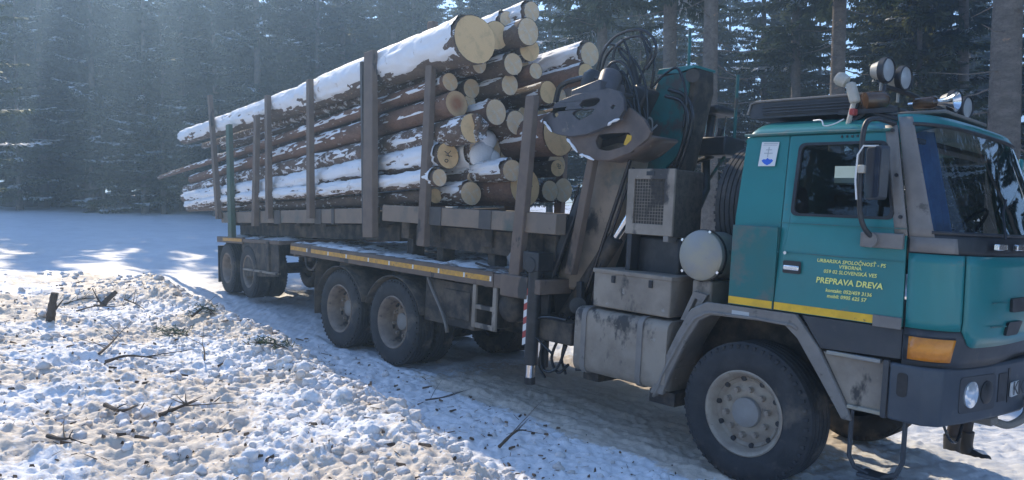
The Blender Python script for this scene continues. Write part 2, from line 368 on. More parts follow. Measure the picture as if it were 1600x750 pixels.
# clods pressed into the sheet
prng = np.random.RandomState(4)
def bumps(n, xr, yr, rr, keep, hk):
    for k in range(n):
        x = prng.uniform(*xr); y = prng.uniform(*yr); r = rr[0] + (rr[1] - rr[0]) * prng.rand() ** 2.5
        if not keep(x, y): continue
        i0, i1 = np.searchsorted(gx, (x - r, x + r)); j0, j1 = np.searchsorted(gy, (y - r, y + r))
        if i1 <= i0 or j1 <= j0: continue
        X, Y = GX[j0:j1, i0:i1] - x, GY[j0:j1, i0:i1] - y; wob = 1 + .8 * (vnoise((X + x) * 14, (Y + y) * 14, 77) - .5); e = prng.uniform(.7, 1.3); a = prng.rand() * 3
        d2 = (((X * cos(a) + Y * sin(a)) * e) ** 2 + ((Y * cos(a) - X * sin(a)) / e) ** 2) / (r * wob) ** 2
        GZ[j0:j1, i0:i1] += np.clip(1 - d2, 0, 1) ** .7 * r * hk * (.5 + .8 * prng.rand())
bumps(2600, (-8, 2.5), (3.6, 15.5), (.02, .07), lambda x, y: bank_s(x, y) > -.05, .75)
bumps(900, (-7, 1.2), (3.8, 15.5), (.03, .11), lambda x, y: -.15 < bank_s(x, y) < 1.1, .75)
bumps(1800, (-7, 6), (3.6, 15), (.02, .08), lambda x, y: bank_s(x, y) < .1, .5)
# wheel ruts and packed strip under the vehicle
und = sst((GYL + 1.75) / .5) * sst((2.0 - GYL) / .6) * sst((GXL + 16) / 3) * sst((3.2 - GXL) / 1.0)
PL = -.0341 * np.clip(GXL, -90, 6) - .0361 * np.clip(GYL, -7, 3) + .07 * sst((-GXL - 8.5) / 3)
PL = PL - .30 * sst((GYL - 1.35) / .7) * sst((3 + GXL) / 3)
GZ -= .28 * sst((GYL - 1.35) / .7) * sst((3 + GXL) / 3) * sst((7 - GYL) / 2) * (1 - .8 * und) + .14 * sst((GXL - 1.3) / 1.0) * sst((GYL + 3) / 1.5) * sst((9 - GYL) / 2) * sst((GYL + 1.9) / .5)
rut = .10 * (fbm(GXL * .9, GYL * 5.5, 65, 4) - .5) + .09 * (fbm(GX * 5, GY * 5, 61, 4) - .5) + .05 * (ridged(GX * 11, GY * 11, 165, 3) - .6)
GZ = GZ * (1 - .75 * und) + .75 * und * (PL + rut - .012)
mud = .8 * sst((GYL + 1.65 + .5 * (fbm(GX * 1.5, GY * 1.5, 88, 3) - .47)) / .5) * (.55 + .9 * fbm(GX * 2.5, GY * 2.5, 89, 3)) * sst((2.0 - GYL) / .6) * sst((GXL + 5.2) / 1.5) * sst((.6 - GXL) / 1.0)
dirt = .0 + .39 * inb * sst((fbm(GX * .7, GY * .7, 71, 3) - .25) / .4) + .55 * mud + .05 * und * sst((-.5 - GXL) / 1.5)
dirt += .09 * np.exp(-((GYL + 2.6) / .9) ** 2) * (1 - inb) * sst((-.5 - GXL) / 2)
dirt += .18 * np.exp(-((GS - .7) / .5) ** 2) * inb
dirt = np.where(GY > 15.5, dirt * (1 - .9 * smooth_far), dirt)
nx, ny = len(gx), len(gy)
me = bpy.data.meshes.new('snowy_ground')
me.vertices.add(nx * ny); me.vertices.foreach_set('co', np.stack([GX, GY, GZ], -1).astype(np.float32).ravel())
ii = (np.arange(ny - 1)[:, None] * nx + np.arange(nx - 1)[None, :]).ravel()
q = np.stack([ii, ii + 1, ii + nx + 1, ii + nx], -1).astype(np.int32)
me.loops.add(q.size); me.loops.foreach_set('vertex_index', q.ravel())
me.polygons.add(len(q)); me.polygons.foreach_set('loop_start', np.arange(0, q.size, 4, dtype=np.int32))
me.update(calc_edges=True); me.validate(); me.shade_smooth()
at = me.attributes.new('dirt', 'FLOAT', 'POINT'); at.data.foreach_set('value', dirt.astype(np.float32).ravel())
tag(O('ground', me, M_ground), kind='structure')
def gz(x, y):
    i = int(np.clip(np.searchsorted(gx, x), 1, nx - 1)); j = int(np.clip(np.searchsorted(gy, y), 1, ny - 1))
    a = (x - gx[i-1]) / (gx[i] - gx[i-1]); b = (y - gy[j-1]) / (gy[j] - gy[j-1])
    return float((GZ[j-1,i-1]*(1-a) + GZ[j-1,i]*a)*(1-b) + (GZ[j,i-1]*(1-a) + GZ[j,i]*a)*b)

# ------------------------------------------------------------------ loose snow clods and litter (nobody could count them)
def ico(sub):
    bm = bmesh.new(); bmesh.ops.create_icosphere(bm, subdivisions=sub, radius=1)
    v = np.array([x.co[:] for x in bm.verts]); f = np.array([[y.index for y in x.verts] for x in bm.faces]); bm.free(); return v, f
def np_mesh(name, V, F):
    me = bpy.data.meshes.new(name); k = F.shape[1]
    me.vertices.add(len(V)); me.vertices.foreach_set('co', V.astype(np.float32).ravel())
    me.loops.add(F.size); me.loops.foreach_set('vertex_index', F.astype(np.int32).ravel())
    me.polygons.add(len(F)); me.polygons.foreach_set('loop_start', np.arange(0, F.size, k, dtype=np.int32))
    me.update(calc_edges=True); me.validate(); return me
iv, jf = ico(2)
shapes = []
for k in range(8):
    d = 1 + .9 * (fbm(iv[:, 0] * 1.5 + k * 5, iv[:, 1] * 1.5 + iv[:, 2] * 1.3, 80 + k, 3) - .45) + .6 * (vnoise(iv[:, 0] * 3 + k, iv[:, 1] * 3 + iv[:, 2] * 3, 90) - .5)
    shapes.append(iv * d[:, None] * np.array([1, .85 + .1 * (k % 3), .6 + .06 * k]))
iv3, jf3 = ico(3); rough = []
for k in range(6):
    a_, b_ = iv3[:, 0] + k * 3.1, iv3[:, 1] * .8 + iv3[:, 2] * 1.1
    d = 1 + 1.1 * (fbm(a_ * 1.6, b_ * 1.6, 300 + k, 3) - .45) + .7 * (ridged(a_ * 2.6, (iv3[:, 1] - iv3[:, 2]) * 2.6, 320 + k, 3) - .6) + .35 * (fbm(a_ * 7, b_ * 7, 340 + k, 2) - .4)
    rough.append(iv3 * d[:, None] * np.array([1, .9, .75]))
Vs, Fs, nb = [], [], 0
iv1, jf1 = ico(1); small = [sv_[:len(iv1)] * (1 + .25 * (prng.rand(len(iv1), 1) - .5)) for sv_ in shapes]
for k in range(7600):
    if k < 4200: y = prng.uniform(3.4, 15); x = np.interp(y, EDGE_Y, EDGE_X) - abs(prng.normal(0, 1.5)) + .15
    elif k < 6600: x, y = prng.uniform(-8, 2), prng.uniform(3.4, 16)
    else: x, y = prng.uniform(-6, 6), prng.uniform(4, 14)
    xl, yl = tl(x, y)
    if (yl > -1.5 and xl < 1.8) or bank_s(x, y) > 6.5: continue
    r = .009 + .05 * prng.rand() ** 4
    if k < 110: x = np.interp(y, EDGE_Y, EDGE_X) - .5 - abs(prng.normal(0, .35)); r = .035 + .065 * prng.rand() ** 1.6
    a = prng.uniform(0, 6.28); ca, sa = cos(a), sin(a); big = r > .024; sv = (rough[k % 6] if k < 110 else shapes[k % 8]) if big else small[k % 8]
    Vs.append(np.stack([sv[:, 0] * ca - sv[:, 1] * sa, sv[:, 0] * sa + sv[:, 1] * ca, sv[:, 2]], -1) * r + np.array([x, y, gz(x, y) + r * .1])); Fs.append(((jf3 if k < 110 else jf) if big else jf1) + nb); nb += len(sv)
cm = np_mesh('snow_clods', np.concatenate(Vs), np.concatenate(Fs)); cm.shade_smooth()
tag(O('snow_clods', cm, M_clod), 'loose lumps of ploughed snow scattered over the roadside bank and road', 'snow', kind='stuff')
# bark chips, needles and twiglets
mb = MB()
for k in range(3800):
    if k < 2700: x, y = RNG.uniform(-8, 2.5), RNG.uniform(3.5, 16)
    else: x, y = RNG.uniform(-7, 5), RNG.uniform(4, 17)
    xl, yl = tl(x, y)
    if yl > -1.3 and xl < 1.8 or xl > 2: continue
    z = gz(x, y); L = RNG.choice((.012, .02, .03, .04, .055, .09)) * RNG.uniform(.7, 1.4); w = RNG.choice((.004, .007, .012, .024)); a = RNG.uniform(0, pi); t = RNG.uniform(-.3, .35)
    d = Vector((cos(a) * cos(t), sin(a) * cos(t), sin(t))) * L * .5; n = Vector((-sin(a), cos(a), 0)) * w * .5; c = Vector((x, y, z + .012))
    mb.add([c - d - n, c - d + n, c + d + n * .6, c + d - n * .6, c - d + Vector((0, 0, w)), c + d + Vector((0, 0, w * .6))], [(0,1,2,3), (0,4,5,3), (1,4,5,2)])
tag(O('bark_litter', mb, M_chip, smooth=0), 'scattered bark chips and short twigs on the trampled snow', 'litter', kind='stuff')
# fallen branches: each its own thing
def branch(pts, r, label, twigs=5, green=False, seed=0, grp=None):
    R = random.Random(seed); P = smooth_path(pts, 5); n = len(P)
    b = MB().tube(P, [r * (1 - (.3 if r > .04 else .75) * k / n) * (1 + .10 * sin(k * 2.3 + seed)) for k in range(n)], 8)
    o = Vector(P[0]); M = Matrix.Translation(o); b.v = [tuple(Vector(v) - o) for v in b.v]
    ob = O('fallen_branch', b, M_twig, M=M)
    for k in range(twigs):
        i = R.randrange(1, n - 1); d = (P[i+1] - P[i]).normalized(); s = Vector((R.uniform(-1,1), R.uniform(-1,1), R.uniform(-.1,.8))).normalized()
        e = P[i] - o; L = R.uniform(.12, .3)
        tb = MB().tube([e, e + (d + s) * L * .5, e + (d * 1.3 + s * 1.2) * L], [r * .35, r * .25, r * .12], 5); O('twig', tb, M_twig, ob)
    if green:
        sp = MB()
        for k in range(150):
            i = R.randrange(0, n - 1); c = P[i] - o + Vector((R.uniform(-.12, .12), R.uniform(-.12, .12), R.uniform(-.02, .05)))
            d = Vector((R.uniform(-1, 1), R.uniform(-1, 1), R.uniform(-.2, .6))).normalized() * R.uniform(.04, .10); m = d.orthogonal().normalized() * .004
            sp.add([c - m, c + d * .5 - m * 1.4, c + d, c + d * .5 + m * 1.4, c + m], [(0,1,2,3,4)])
        tag(O('needles', sp, M_leafd, ob, smooth=0), kind='stuff')
    tag(ob, label, 'branch', grp); return ob
def gp(u, v):                       # pixel -> point on the ground sheet (marching)
    d = Vector(((u - 800) / FPX, 1, -(v - 375) / FPX)); c, s = cos(CAM_P), sin(CAM_P); d = Vector((d.x, c * d.y - s * d.z, s * d.y + c * d.z))
    t = 3.
    while t < 90:
        p = Vector((0, 0, CAM_H)) + d * t
        if p.z < gz(p.x, p.y): return p
        t += .03 if t < 20 else .2
    return p
def ground_stick(px, r, lift=.03, **kw):
    pts = []
    for i, (u, v) in enumerate(px):
        p = gp(u, v); pts.append((p.x, p.y, gz(p.x, p.y) + lift * (1 + .6 * (i % 2))))
    return branch(pts, r, **kw)
p0 = gp(78, 500); branch([(p0.x, p0.y, p0.z - .05), (p0.x + .03, p0.y, p0.z + .16), (p0.x + .07, p0.y, p0.z + .36)], .06, 'short broken branch stump standing upright in the snow bank', 1, seed=1)
p0 = gp(158, 478); branch([(p0.x, p0.y, p0.z - .02), (p0.x + .10, p0.y, p0.z + .10), (p0.x + .22, p0.y + .05, p0.z + .22)], .05, 'dark tilted branch stub sticking out of the snow bank beside a loose heap of sticks', 1, seed=2)
ground_stick([(100, 478), (135, 472), (180, 470)], .014, label='thin straight stick lying between the two upright branch stubs', seed=3)
ground_stick([(195, 472), (212, 480), (228, 488)], .016, label='short curved stick on the bank beside the tilted branch stub', seed=4)
ground_stick([(155, 562), (172, 545), (190, 525)], .016, label='bent brown stick lying on the sunlit snow beside a long snowy twig', seed=5)
ground_stick([(165, 572), (200, 568), (245, 566)], .02, label='long snow-crusted twig half sunk in the sunlit bank', twigs=3, seed=6)
ground_stick([(250, 655), (280, 648), (308, 632)], .02, label='forked dark stick in the middle of the sunlit bank', twigs=6, seed=7)
ground_stick([(165, 640), (190, 652), (215, 642)], .02, label='splintered pale wood piece half buried in the sunlit bank', twigs=2, seed=8)
ground_stick([(780, 715), (805, 702), (822, 688)], .016, label='thin twig sticking up at the shaded edge of the ridge', lift=.09, twigs=5, seed=9)
ground_stick([(665, 630), (700, 626), (724, 615)], .010, label='thin curved twig on the blue shaded snow beside the ridge', twigs=4, seed=10)
ground_stick([(320, 575), (318, 560), (308, 545)], .010, label='small upright twig in the sunlit bank near the snow lumps', lift=.08, twigs=2, seed=12)
p0 = gp(665, 568); branch([(p0.x, p0.y, p0.z), (p0.x + .15, p0.y + .05, p0.z + .2), (p0.x + .32, p0.y + .1, p0.z + .52)], .014, 'bare forked twig standing in front of the rear truck wheel', 6, seed=13)
ground_stick([(300, 500), (320, 493), (335, 497)], .02, label='green spruce sprig lying where the bank meets the road', twigs=3, green=True, seed=14, lift=.05)
ground_stick([(400, 545), (425, 548), (450, 552)], .015, label='green needle branch lying along the shadow edge by the ridge', twigs=4, green=True, seed=15, lift=.04)
ground_stick([(255, 520), (272, 530), (290, 524)], .012, label='small tuft of green needles on the sunlit bank', twigs=2, green=True, seed=16, lift=.03)
ground_stick([(75, 690), (95, 697), (112, 692)], .018, label='dark wet stick in the lower sunlit bank', twigs=4, seed=17)
ground_stick([(120, 490), (150, 486), (185, 482), (215, 470)], .012, label='long thin stick behind the upright branch stub', twigs=4, seed=18)
# boulder and snow-covered stump at the wood's edge
def lump(name, u, v, r, squash, m, seed):
    p = gp(u, v); d = 1 + .5 * (fbm(iv[:, 0] * 1.4 + seed, iv[:, 1] * 1.4 + iv[:, 2], seed, 3) - .45)
    me = np_mesh(name, iv * d[:, None] * np.array([r, r, r * squash]), jf); me.shade_smooth()
    return O(name, me, m, M=Matrix.Translation((p.x, p.y, p.z + r * squash * .4)))
o = lump('boulder', 36, 322, .75, .75, M_rock, 3); tag(o, 'grey boulder at the foot of the wood, larger of two', 'boulder')
d = 1 + .4 * (fbm(iv[:, 0] * 2, iv[:, 1] * 2, 9, 3) - .45); me = np_mesh('snow_cap', iv * d[:, None] * np.array([.6, .6, .22]) + np.array([0, 0, .42]), jf); me.shade_smooth(); O('snow_cap', me, M_snow, o)
o = lump('boulder', 12, 322, .5, .6, M_rock, 6); tag(o, 'small grey boulder at the foot of the wood beside a larger one', 'boulder')

# ------------------------------------------------------------------ the truck
TR = empty('log_truck', TM)
tag(TR, 'dirty teal six-wheeled log truck with a folded loading crane behind the cab', 'truck')
def P(name, mb, m, par=None, **kw): return O(name, mb, m, par or TR, **kw)
def box(name, x0, x1, y0, y1, z0, z1, m, par=None, bevel=.012, **kw): return P(name, MB().box(x0, x1, y0, y1, z0, z1), m, par, bevel=bevel, **kw)

# wheels ---------------------------------------------------------------
def wheel_meshes(R, w, rr, dish, mrim, nnut, cap):
    """local: axis +y points outward to the viewer's side = -y; returns list of (name, mesh, mat)"""
    t = MB(); h = w / 2
    prof = [(rr, -h * .78), (rr + .03, -h * .95), (rr + .10, -h * 1.04), (R - .09, -h * 1.03), (R - .035, -h * .93), (R - .012, -h * .80)]
    for k in range(5):
        a = -h * .80 + (k + .12) * h * 1.6 / 5; b = -h * .80 + (k + .88) * h * 1.6 / 5
        prof += [(R, a), (R, b), (R - .016, b + .004), (R - .016, b + h * .05)]
    prof += [(R - .012, h * .80), (R - .035, h * .93), (R - .09, h * 1.03), (rr + .10, h * 1.04), (rr + .03, h * .95), (rr, h * .78)]
    t.lathe(prof, (0, 0, 0), (0, 1, 0), 72)
    for k in range(48):             # shoulder lugs
        a = 2 * pi * k / 48; Mx = Matrix.Rotation(a, 4, 'Y')
        for s in (-1, 1): t.box(-.013, .013, min(s*h*.8, s*h*.97), max(s*h*.8, s*h*.97), R - .05, R - .018, Mx)
    rim = MB(); d = dish
    rim.lathe([(rr + .004, -h * .80), (rr + .022, -h * .93), (rr + .010, -h * .97), (rr - .012, -h * .90), (rr - .022, -h * .66), (rr - .045, -h * .5), (rr - .05, -h + d * .8),
               (rr - .075, -h + d), (rr * .62, -h + d - .012), (rr * .56, -h + d - .02), (rr * .40, -h + d - .02), (.05, -h + d)], (0, 0, 0), (0, 1, 0), 56)
    rim.lathe([(rr - .05, -h + d * .8), (rr - .05, h * .8)], (0, 0, 0), (0, 1, 0), 40)
    return t.mesh('tyre', 50), rim.mesh('rim', 50)
nutm = MB().cyl((0, .0, 0), (0, -.042, 0), 0.027, .022, 6); nutm = nutm.mesh('wheel_nut')
def wheel(x, y, z, R, w, rr, dish, meshes, side, par=TR, full=True, steer=0, nn=10, hubcap=True, mr=M_rim):
    tm, rm = meshes
    M = Matrix.Translation((x, y, z)) @ Matrix.Rotation(steer + (0 if side < 0 else pi), 4, 'Z')
    o = O('wheel', tm, M_rub, par); o.matrix_local = M
    O('rim', rm, mr, o)
    if not full: return o
    yd = -w / 2 + dish - .02
    for k in range(nn):
        a = 2 * pi * (k + .3) / nn; n = O('wheel_nut', nutm, mr if hubcap else M_hub, o); n.location = (cos(a) * rr * .58, yd, sin(a) * rr * .58)
    for k in range(10 if hubcap else 5):   # vent holes in the disc
        a = 2 * pi * (k + .8) / (10 if hubcap else 5); n = O('vent_hole', ventm if hubcap else ventb, M_black, o); n.location = (cos(a) * rr * .83, yd - .012 + .014, sin(a) * rr * .83)
        n.rotation_euler = (0, -a, 0)
    if hubcap: O('hub_cap', capm, M_hub, o).location = (0, yd, 0)
    else: O('hub_cap', capr, M_hub, o).location = (0, yd, 0)
    return o
ventm = MB().lathe([(.0, -.006), (.022, -.006), (.024, .01)], (0, 0, 0), (0, 1, 0), 12).mesh('vent_hole')
ventb = MB().lathe([(.0, -.006), (.040, -.006), (.044, .01)], (0, 0, 0), (0, 1, 0), 14).mesh('vent_hole')
capm = MB().lathe([(.0, -.052), (.105, -.05), (.122, -.04), (.126, -.02), (.126, .02), (.140, .024), (.142, .03)], (0, 0, 0), (0, 1, 0), 36).mesh('hub_cap')
capr = MB().lathe([(.0, -.045), (.09, -.042), (.115, -.03), (.12, .02)], (0, 0, 0), (0, 1, 0), 30).mesh('hub_cap')
FW = wheel_meshes(.585, .40, .335, .115, M_rim, 10, True)
RW = wheel_meshes(.58, .32, .335, .215, M_rimd, 8, False)
wheel(0, -1.06, .575, .585, .40, .335, .115, FW, -1)
wheel(0, 1.06, .575, .585, .40, .335, .115, FW, 1, full=False)
for xx in (-5.28, -6.69):
    wheel(xx, -1.05, .57, .58, .32, .335, .215, RW, -1, nn=8, hubcap=False, mr=M_rimd)
    wheel(xx, -.70, .57, .58, .32, .335, .215, RW, -1, full=False, mr=M_rimd)
    wheel(xx, 1.05, .57, .58, .32, .335, .215, RW, 1, full=False, mr=M_rimd)
    wheel(xx, .70, .57, .58, .32, .335, .215, RW, 1, full=False, mr=M_rimd)

# chassis ----------------------------------------------------------------
ch = P('chassis', MB().box(-8.0, 1.25, -.46, -.36, .92, 1.18).box(-8.0, 1.25, .36, .46, .92, 1.18).cyl((-7.2, 0, .66), (.6, 0, .66), .14, n=20), M_chassis)
for xx in (0, -5.28, -6.69):
    P('axle', MB().cyl((xx, -.95, .57), (xx, .95, .57), .085, n=14).lathe([(.02, -.3), (.19, -.2), (.22, 0), (.19, .2), (.02, .3)], (xx, 0, .62), (0, 1, 0), 18), M_chassis, ch)
for xx in (-7.9, -4.2, -3.2, -2.0, -1.0, 1.1): P('cross_member', MB().box(xx - .06, xx + .06, -.36, .36, .95, 1.15), M_chassis, ch)
for xx in (-5.28, -6.69):
    P('mudguard', MB().grid(lambda s, t, xx=xx: (xx + .72 * cos(pi * (.12 + .76 * s)), -1.22 + .72 * t, .50 + .72 * sin(pi * (.12 + .76 * s)) * .98), 14, 1), M_chassis, ch, solid=.02)
box('engine_block', -.9, 1.0, -.32, .32, .62, 1.35, M_chassis, ch)

# deck --------------------------------------------------------------------
dk = P('deck', MB().box(-8.21, -3.22, -1.25, 1.25, 1.37, 1.445), M_stake, bevel=.008)
box('deck_side_rail', -8.21, -3.2, -1.26, -1.19, 1.27, 1.43, M_stake, dk, .008)
box('deck_side_rail', -8.21, -3.2, 1.19, 1.26, 1.27, 1.43, M_stake, dk, .008)
box('deck_end_rail', -8.23, -8.17, -1.19, 1.19, 1.22, 1.43, M_stake, dk, .008)
for xx in np.linspace(-7.8, -3.4, 9): box('deck_joist', xx - .04, xx + .04, -1.18, 1.18, 1.25, 1.37, M_chassis, dk, 0)
seg = [-8.19, -7.62, -7.50, -6.95, -6.42, -5.82, -5.30, -4.75, -4.2, -3.7, -3.22]
for a, b in zip(seg[:-1], seg[1:]):
    if (a, b) == (-7.62, -7.50): continue
    box('reflective_tape', a + .004, b - .03, -1.266, -1.259, 1.335, 1.395, M_amb, dk, 0)
    box('reflective_tape', b - .029, b - .002, -1.2662, -1.259, 1.337, 1.393, M_white, dk, 0)
# snow, dirt and rubbish lying on the deck
def decksurf(s, t):
    x = -8.2 + 5.5 * s; y = -1.22 + 2.4 * t
    h = .11 * (fbm(np.array(x * 2.2), np.array(y * 2.2), 33, 4) - .40) + .10 * (fbm(np.array(x * 7), np.array(y * 7), 37, 4) - .45)
    ed = min(1, s * 60, (1 - s) * 30, t * 25, (1 - t) * 25)
    return (x, y, 1.44 + max(float(h), -.02) * ed + .012 * ed)
P('snow_layer', MB().grid(decksurf, 150, 66), M_decksnow, dk, smooth=180)
box('front_cross_beam', -3.2, -2.45, -1.25, 1.25, 1.27, 1.43, M_stake, dk)

# crane stabiliser beam, ladder, air tank, boxes ---------------------------
def lad(x0, x1, z0, z1, y):
    f = MB().box(x0, x0 + .06, y, y + .035, z0, z1).box(x1 - .06, x1, y, y + .035, z0, z1).box(x0 + .06, x1 - .06, y + .003, y + .032, z0, z0 + .06)
    return f
ld = P('ladder', lad(-3.56, -3.14, .77, 1.27, -1.25), M_steelg, bevel=.006)
box('ladder_rung', -3.50, -3.20, -1.247, -1.19, .99, 1.04, M_steelg, ld, .005)
at_ = P('air_tank', MB().lathe([(.0, -.62), (.10, -.60), (.17, -.54), (.18, -.5), (.18, .2), (.17, .24), (.0, .28)], (-3.02, -.62, 1.07), (0, 1, 0), 28), M_chassis)
P('tank_strap', MB().lathe([(.184, -.4), (.188, -.4), (.188, -.35), (.184, -.35)], (-3.02, -.62, 1.07), (0, 1, 0), 28), M_steelg, at_)
P('battery_box', MB().box(-4.62, -3.62, -1.15, -.5, .70, 1.24).box(-4.2, -3.7, -1.17, -1.15, .80, 1.15), M_chassis, bevel=.02)
P('wheel_arch_edge', MB().grid(lambda s, t: (-4.50 + .45 * sin(s * 1.45) ** 1.5, -1.24 + .05 * t, 1.30 - .68 * s), 10, 1), M_grey, solid=.012)
P('rear_mud_flap', MB().grid(lambda s, t: (-7.42 - .05 * sin(s * 3), -1.20 + .40 * t, 1.25 - .85 * s), 8, 3), M_chassis, solid=.015)
P('rear_wheel_chain', MB().tube(smooth_path([(-7.75, -1.23, 1.27), (-7.62, -1.25, 1.10), (-7.45, -1.25, 1.08), (-7.35, -1.23, 1.20)], 6), .018), M_chassis)
# fuel tank (rounded D section along x)
def dsec(y0, y1, z0, z1, r): return rpoly([(y0, z0), (y1, z0), (y1, z1), (y0, z1)], r, 6)
ft = P('fuel_tank', MB().plate(dsec(-1.24, -.55, .57, 1.22, .11), [], lambda a, b, s: (-1.93 if s == 0 else -.80, a, b)), M_steelg, bevel=.025)
for xx in (-1.80, -1.10): P('tank_strap', MB().plate(dsec(-1.252, -.54, .558, 1.232, .11), [dsec(-1.238, -.552, .572, 1.218, .11)], lambda a, b, s, xx=xx: (xx - .03 if s == 0 else xx + .03, a, b)), M_grey, ft)
P('filler_cap', MB().cyl((-1.33, -1.0, 1.21), (-1.33, -1.0, 1.27), .055, n=20), M_black, ft)
P('tank_bracket', MB().box(-1.0, -.72, -1.18, -.6, .45, .57).box(-1.9, -1.7, -1.1, -.6, .47, .57), M_chassis, ft)
tb = box('tool_box', -1.76, -.83, -1.18, -.55, 1.245, 1.60, M_steelg, bevel=.015)
box('box_lid', -1.77, -.82, -1.19, -.54, 1.58, 1.625, M_steelg, tb, .01)
for xx in (-1.5, -1.05): box('latch', xx - .02, xx + .02, -1.20, -1.181, 1.50, 1.57, M_black, tb, .004)
# air filter drum lying across, lid towards the viewer's side
af = P('air_filter', MB().lathe([(.0, -.012), (.06, -.014), (.20, -.004), (.222, .012), (.226, .03), (.226, .06), (.215, .065), (.215, .45), (.0, .46)], (-.58, -1.13, 1.84), (0, 1, 0), 44), M_alu)
P('filter_clamp', MB().lathe([(.228, .05), (.234, .05), (.234, .075), (.228, .075)], (-.58, -1.13, 1.84), (0, 1, 0), 44), M_black, af)
P('intake_pipe', MB().tube(smooth_path([(-.56, -.9, 1.64), (-.55, -.9, 1.5), (-.53, -.85, 1.35)], 5), .075, 14), M_black, af)
P('filter_bracket', MB().box(-.66, -.46, -1.1, -.75, 1.36, 1.62), M_steelg, af, bevel=.02)
for a in (.4, 2.2, 4.0, 5.3): P('clip', MB().box(-.012, .012, -.02, .05, .222, .242, Matrix.Translation((-.58, -1.11, 1.84)) @ Matrix.Rotation(a, 4, 'Y')), M_chrome, af)
# oil cooler with wire guard
oc = box('oil_cooler', -1.515, -.97, -1.0, -.55, 1.98, 2.615, mat('cooler_core', (.10, .085, .07), .8, 0, (.05, .045, .04), 20), bevel=.01)
fr = [(-1.52, 1.985), (-.965, 1.985), (-.965, 2.62), (-1.52, 2.62)]; ho = [(-1.42, 2.08), (-1.10, 2.08), (-1.10, 2.52), (-1.42, 2.52)]
ho = [(-1.435, 2.09), (-1.075, 2.09), (-1.075, 2.52), (-1.435, 2.52)]
P('cooler_frame', MB().plate(fr, [ho], lambda a, b, s: (a, -1.03 if s == 0 else -1.0, b)), M_steelg, oc, bevel=.006)
for k in range(1, 11): xx = -1.435 + .36 * k / 11; P('guard_wire', MB().cyl((xx, -1.022, 2.09), (xx, -1.022, 2.52), .0028, n=5), M_steelg, oc)
for k in range(1, 14): zz = 2.09 + .43 * k / 14; P('guard_wire', MB().cyl((-1.435, -1.026, zz), (-1.075, -1.026, zz), .0028, n=5), M_steelg, oc)
box('maker_plate', -1.29, -1.20, -1.036, -1.031, 2.555, 2.595, M_black, oc, 0)
box('cooler_foot', -1.50, -1.44, -1.02, -.7, 1.62, 1.985, M_black, oc, .005); box('cooler_foot', -1.06, -1.0, -1.03, -.7, 1.93, 1.985, M_grey, oc, .005)
P('reservoir', MB().box(-1.45, -.95, -.9, -.1, 1.3, 1.97), M_black, bevel=.03)
# spare wheel upright behind the cab
sp = O('spare_wheel', RW[0], M_rub, TR); sp.matrix_local = Matrix.Translation((-.50, -.30, 2.30)) @ Matrix.Rotation(radians(90), 4, 'Z') @ Matrix.Rotation(radians(0), 4, 'X'); sp.scale = (.98, .95, .98)
O('rim', RW[1], M_rimd, sp)
P('spare_carrier', MB().box(-.68, -.6, -.75, .15, 1.2, 2.5).box(-.75, -.3, -.75, -.68, 1.2, 1.75), M_black)
P('exhaust_stack', MB().tube([(-.75, .35, 1.2), (-.75, .35, 2.2), (-.72, .35, 2.6), (-.68, .33, 2.75)], .06, 14), M_black)

# cab ---------------------------------------------------------------------
def yw(z): return float(np.interp(z, [0, 1.3, 2.12, 2.88, 3.0], [1.22, 1.22, 1.215, 1.115, 1.08]))
def side(sgn): return lambda a, b, s: (a, sgn * (yw(b) - .035 * s), b)
def xs(z): return float(np.interp(z, [1.2, 1.5, 2.12, 2.88, 3.0], [1.20, 1.20, 1.185, 1.03, 1.0]))
def xf(z): return float(np.interp(z, [1.2, 1.42, 1.55, 2.0, 2.13, 2.2, 2.95, 3.0], [1.60, 1.66, 1.68, 1.67, 1.64, 1.60, 1.29, 1.25]))
def front(t, z, off=0.0):           # t from -1 (viewer's side) to 1
    n = 3.0; a = min(abs(t), 1); x = xs(z) + (xf(z) - xs(z)) * (max(0, 1 - a ** n)) ** (1 / n)
    return Vector((x + off, t * (yw(z) + off * .6), z))
def tcurve(u):                      # even spacing round the corner
    return sin(u * pi / 2)
cab = P('cab', MB().plate([(-.20, 1.5), (.195, 1.5), (.195, 2.875), (-.185, 2.875), (-.20, 2.2)], [], side(-1)), M_teal, bevel=.006)
P('rear_panel', MB().plate([(-.21, 1.46), (.197, 1.46), (.197, 2.13), (-.21, 2.13)], [], lambda a, b, s: (a, -(yw(b) + .006 - .03 * s), b)), M_teal_lo, cab, bevel=.006)
P('side_panel', MB().plate([(-.20, 1.5), (.19, 1.5), (.195, 2.875), (-.185, 2.875)], [], side(1)), M_teal, cab)
P('back_wall', MB().grid(lambda s, t: (-.20 + .015 * t, -(yw(1.46 + 1.42 * t) - .01) * (1 - 2 * s), 1.46 + 1.42 * t), 6, 6), M_teal, cab, solid=.03)
P('floor', MB().box(-.18, 1.35, -1.15, 1.15, 1.40, 1.46), M_black, cab)
def roof(s, t):                     # s along x, t across
    y = -1 + 2 * t; a = abs(y)
    fx = xs(2.88) + .02 + .24 * (1 - a ** 3.2); x = -.20 + (fx + .2) * s
    z = 2.885 + .175 * (1 - a ** 4.5) ** .8
    z -= .085 * max(0, (s - .72) / .28) ** 2 + .05 * max(0, (.06 - s) / .06) ** 2
    yy = y * (1.12 - .09 * (1 - (1 - a ** 4.5) ** .8) * 0)
    return (x, yy, z)
P('roof', MB().grid(roof, 30, 40), M_teal, cab, solid=.02, smooth=180)
P('rain_gutter', MB().tube([(-.20, -1.13, 2.885), (.5, -1.135, 2.89), (1.0, -1.13, 2.885)], .013, 6), M_teal_lo, cab)
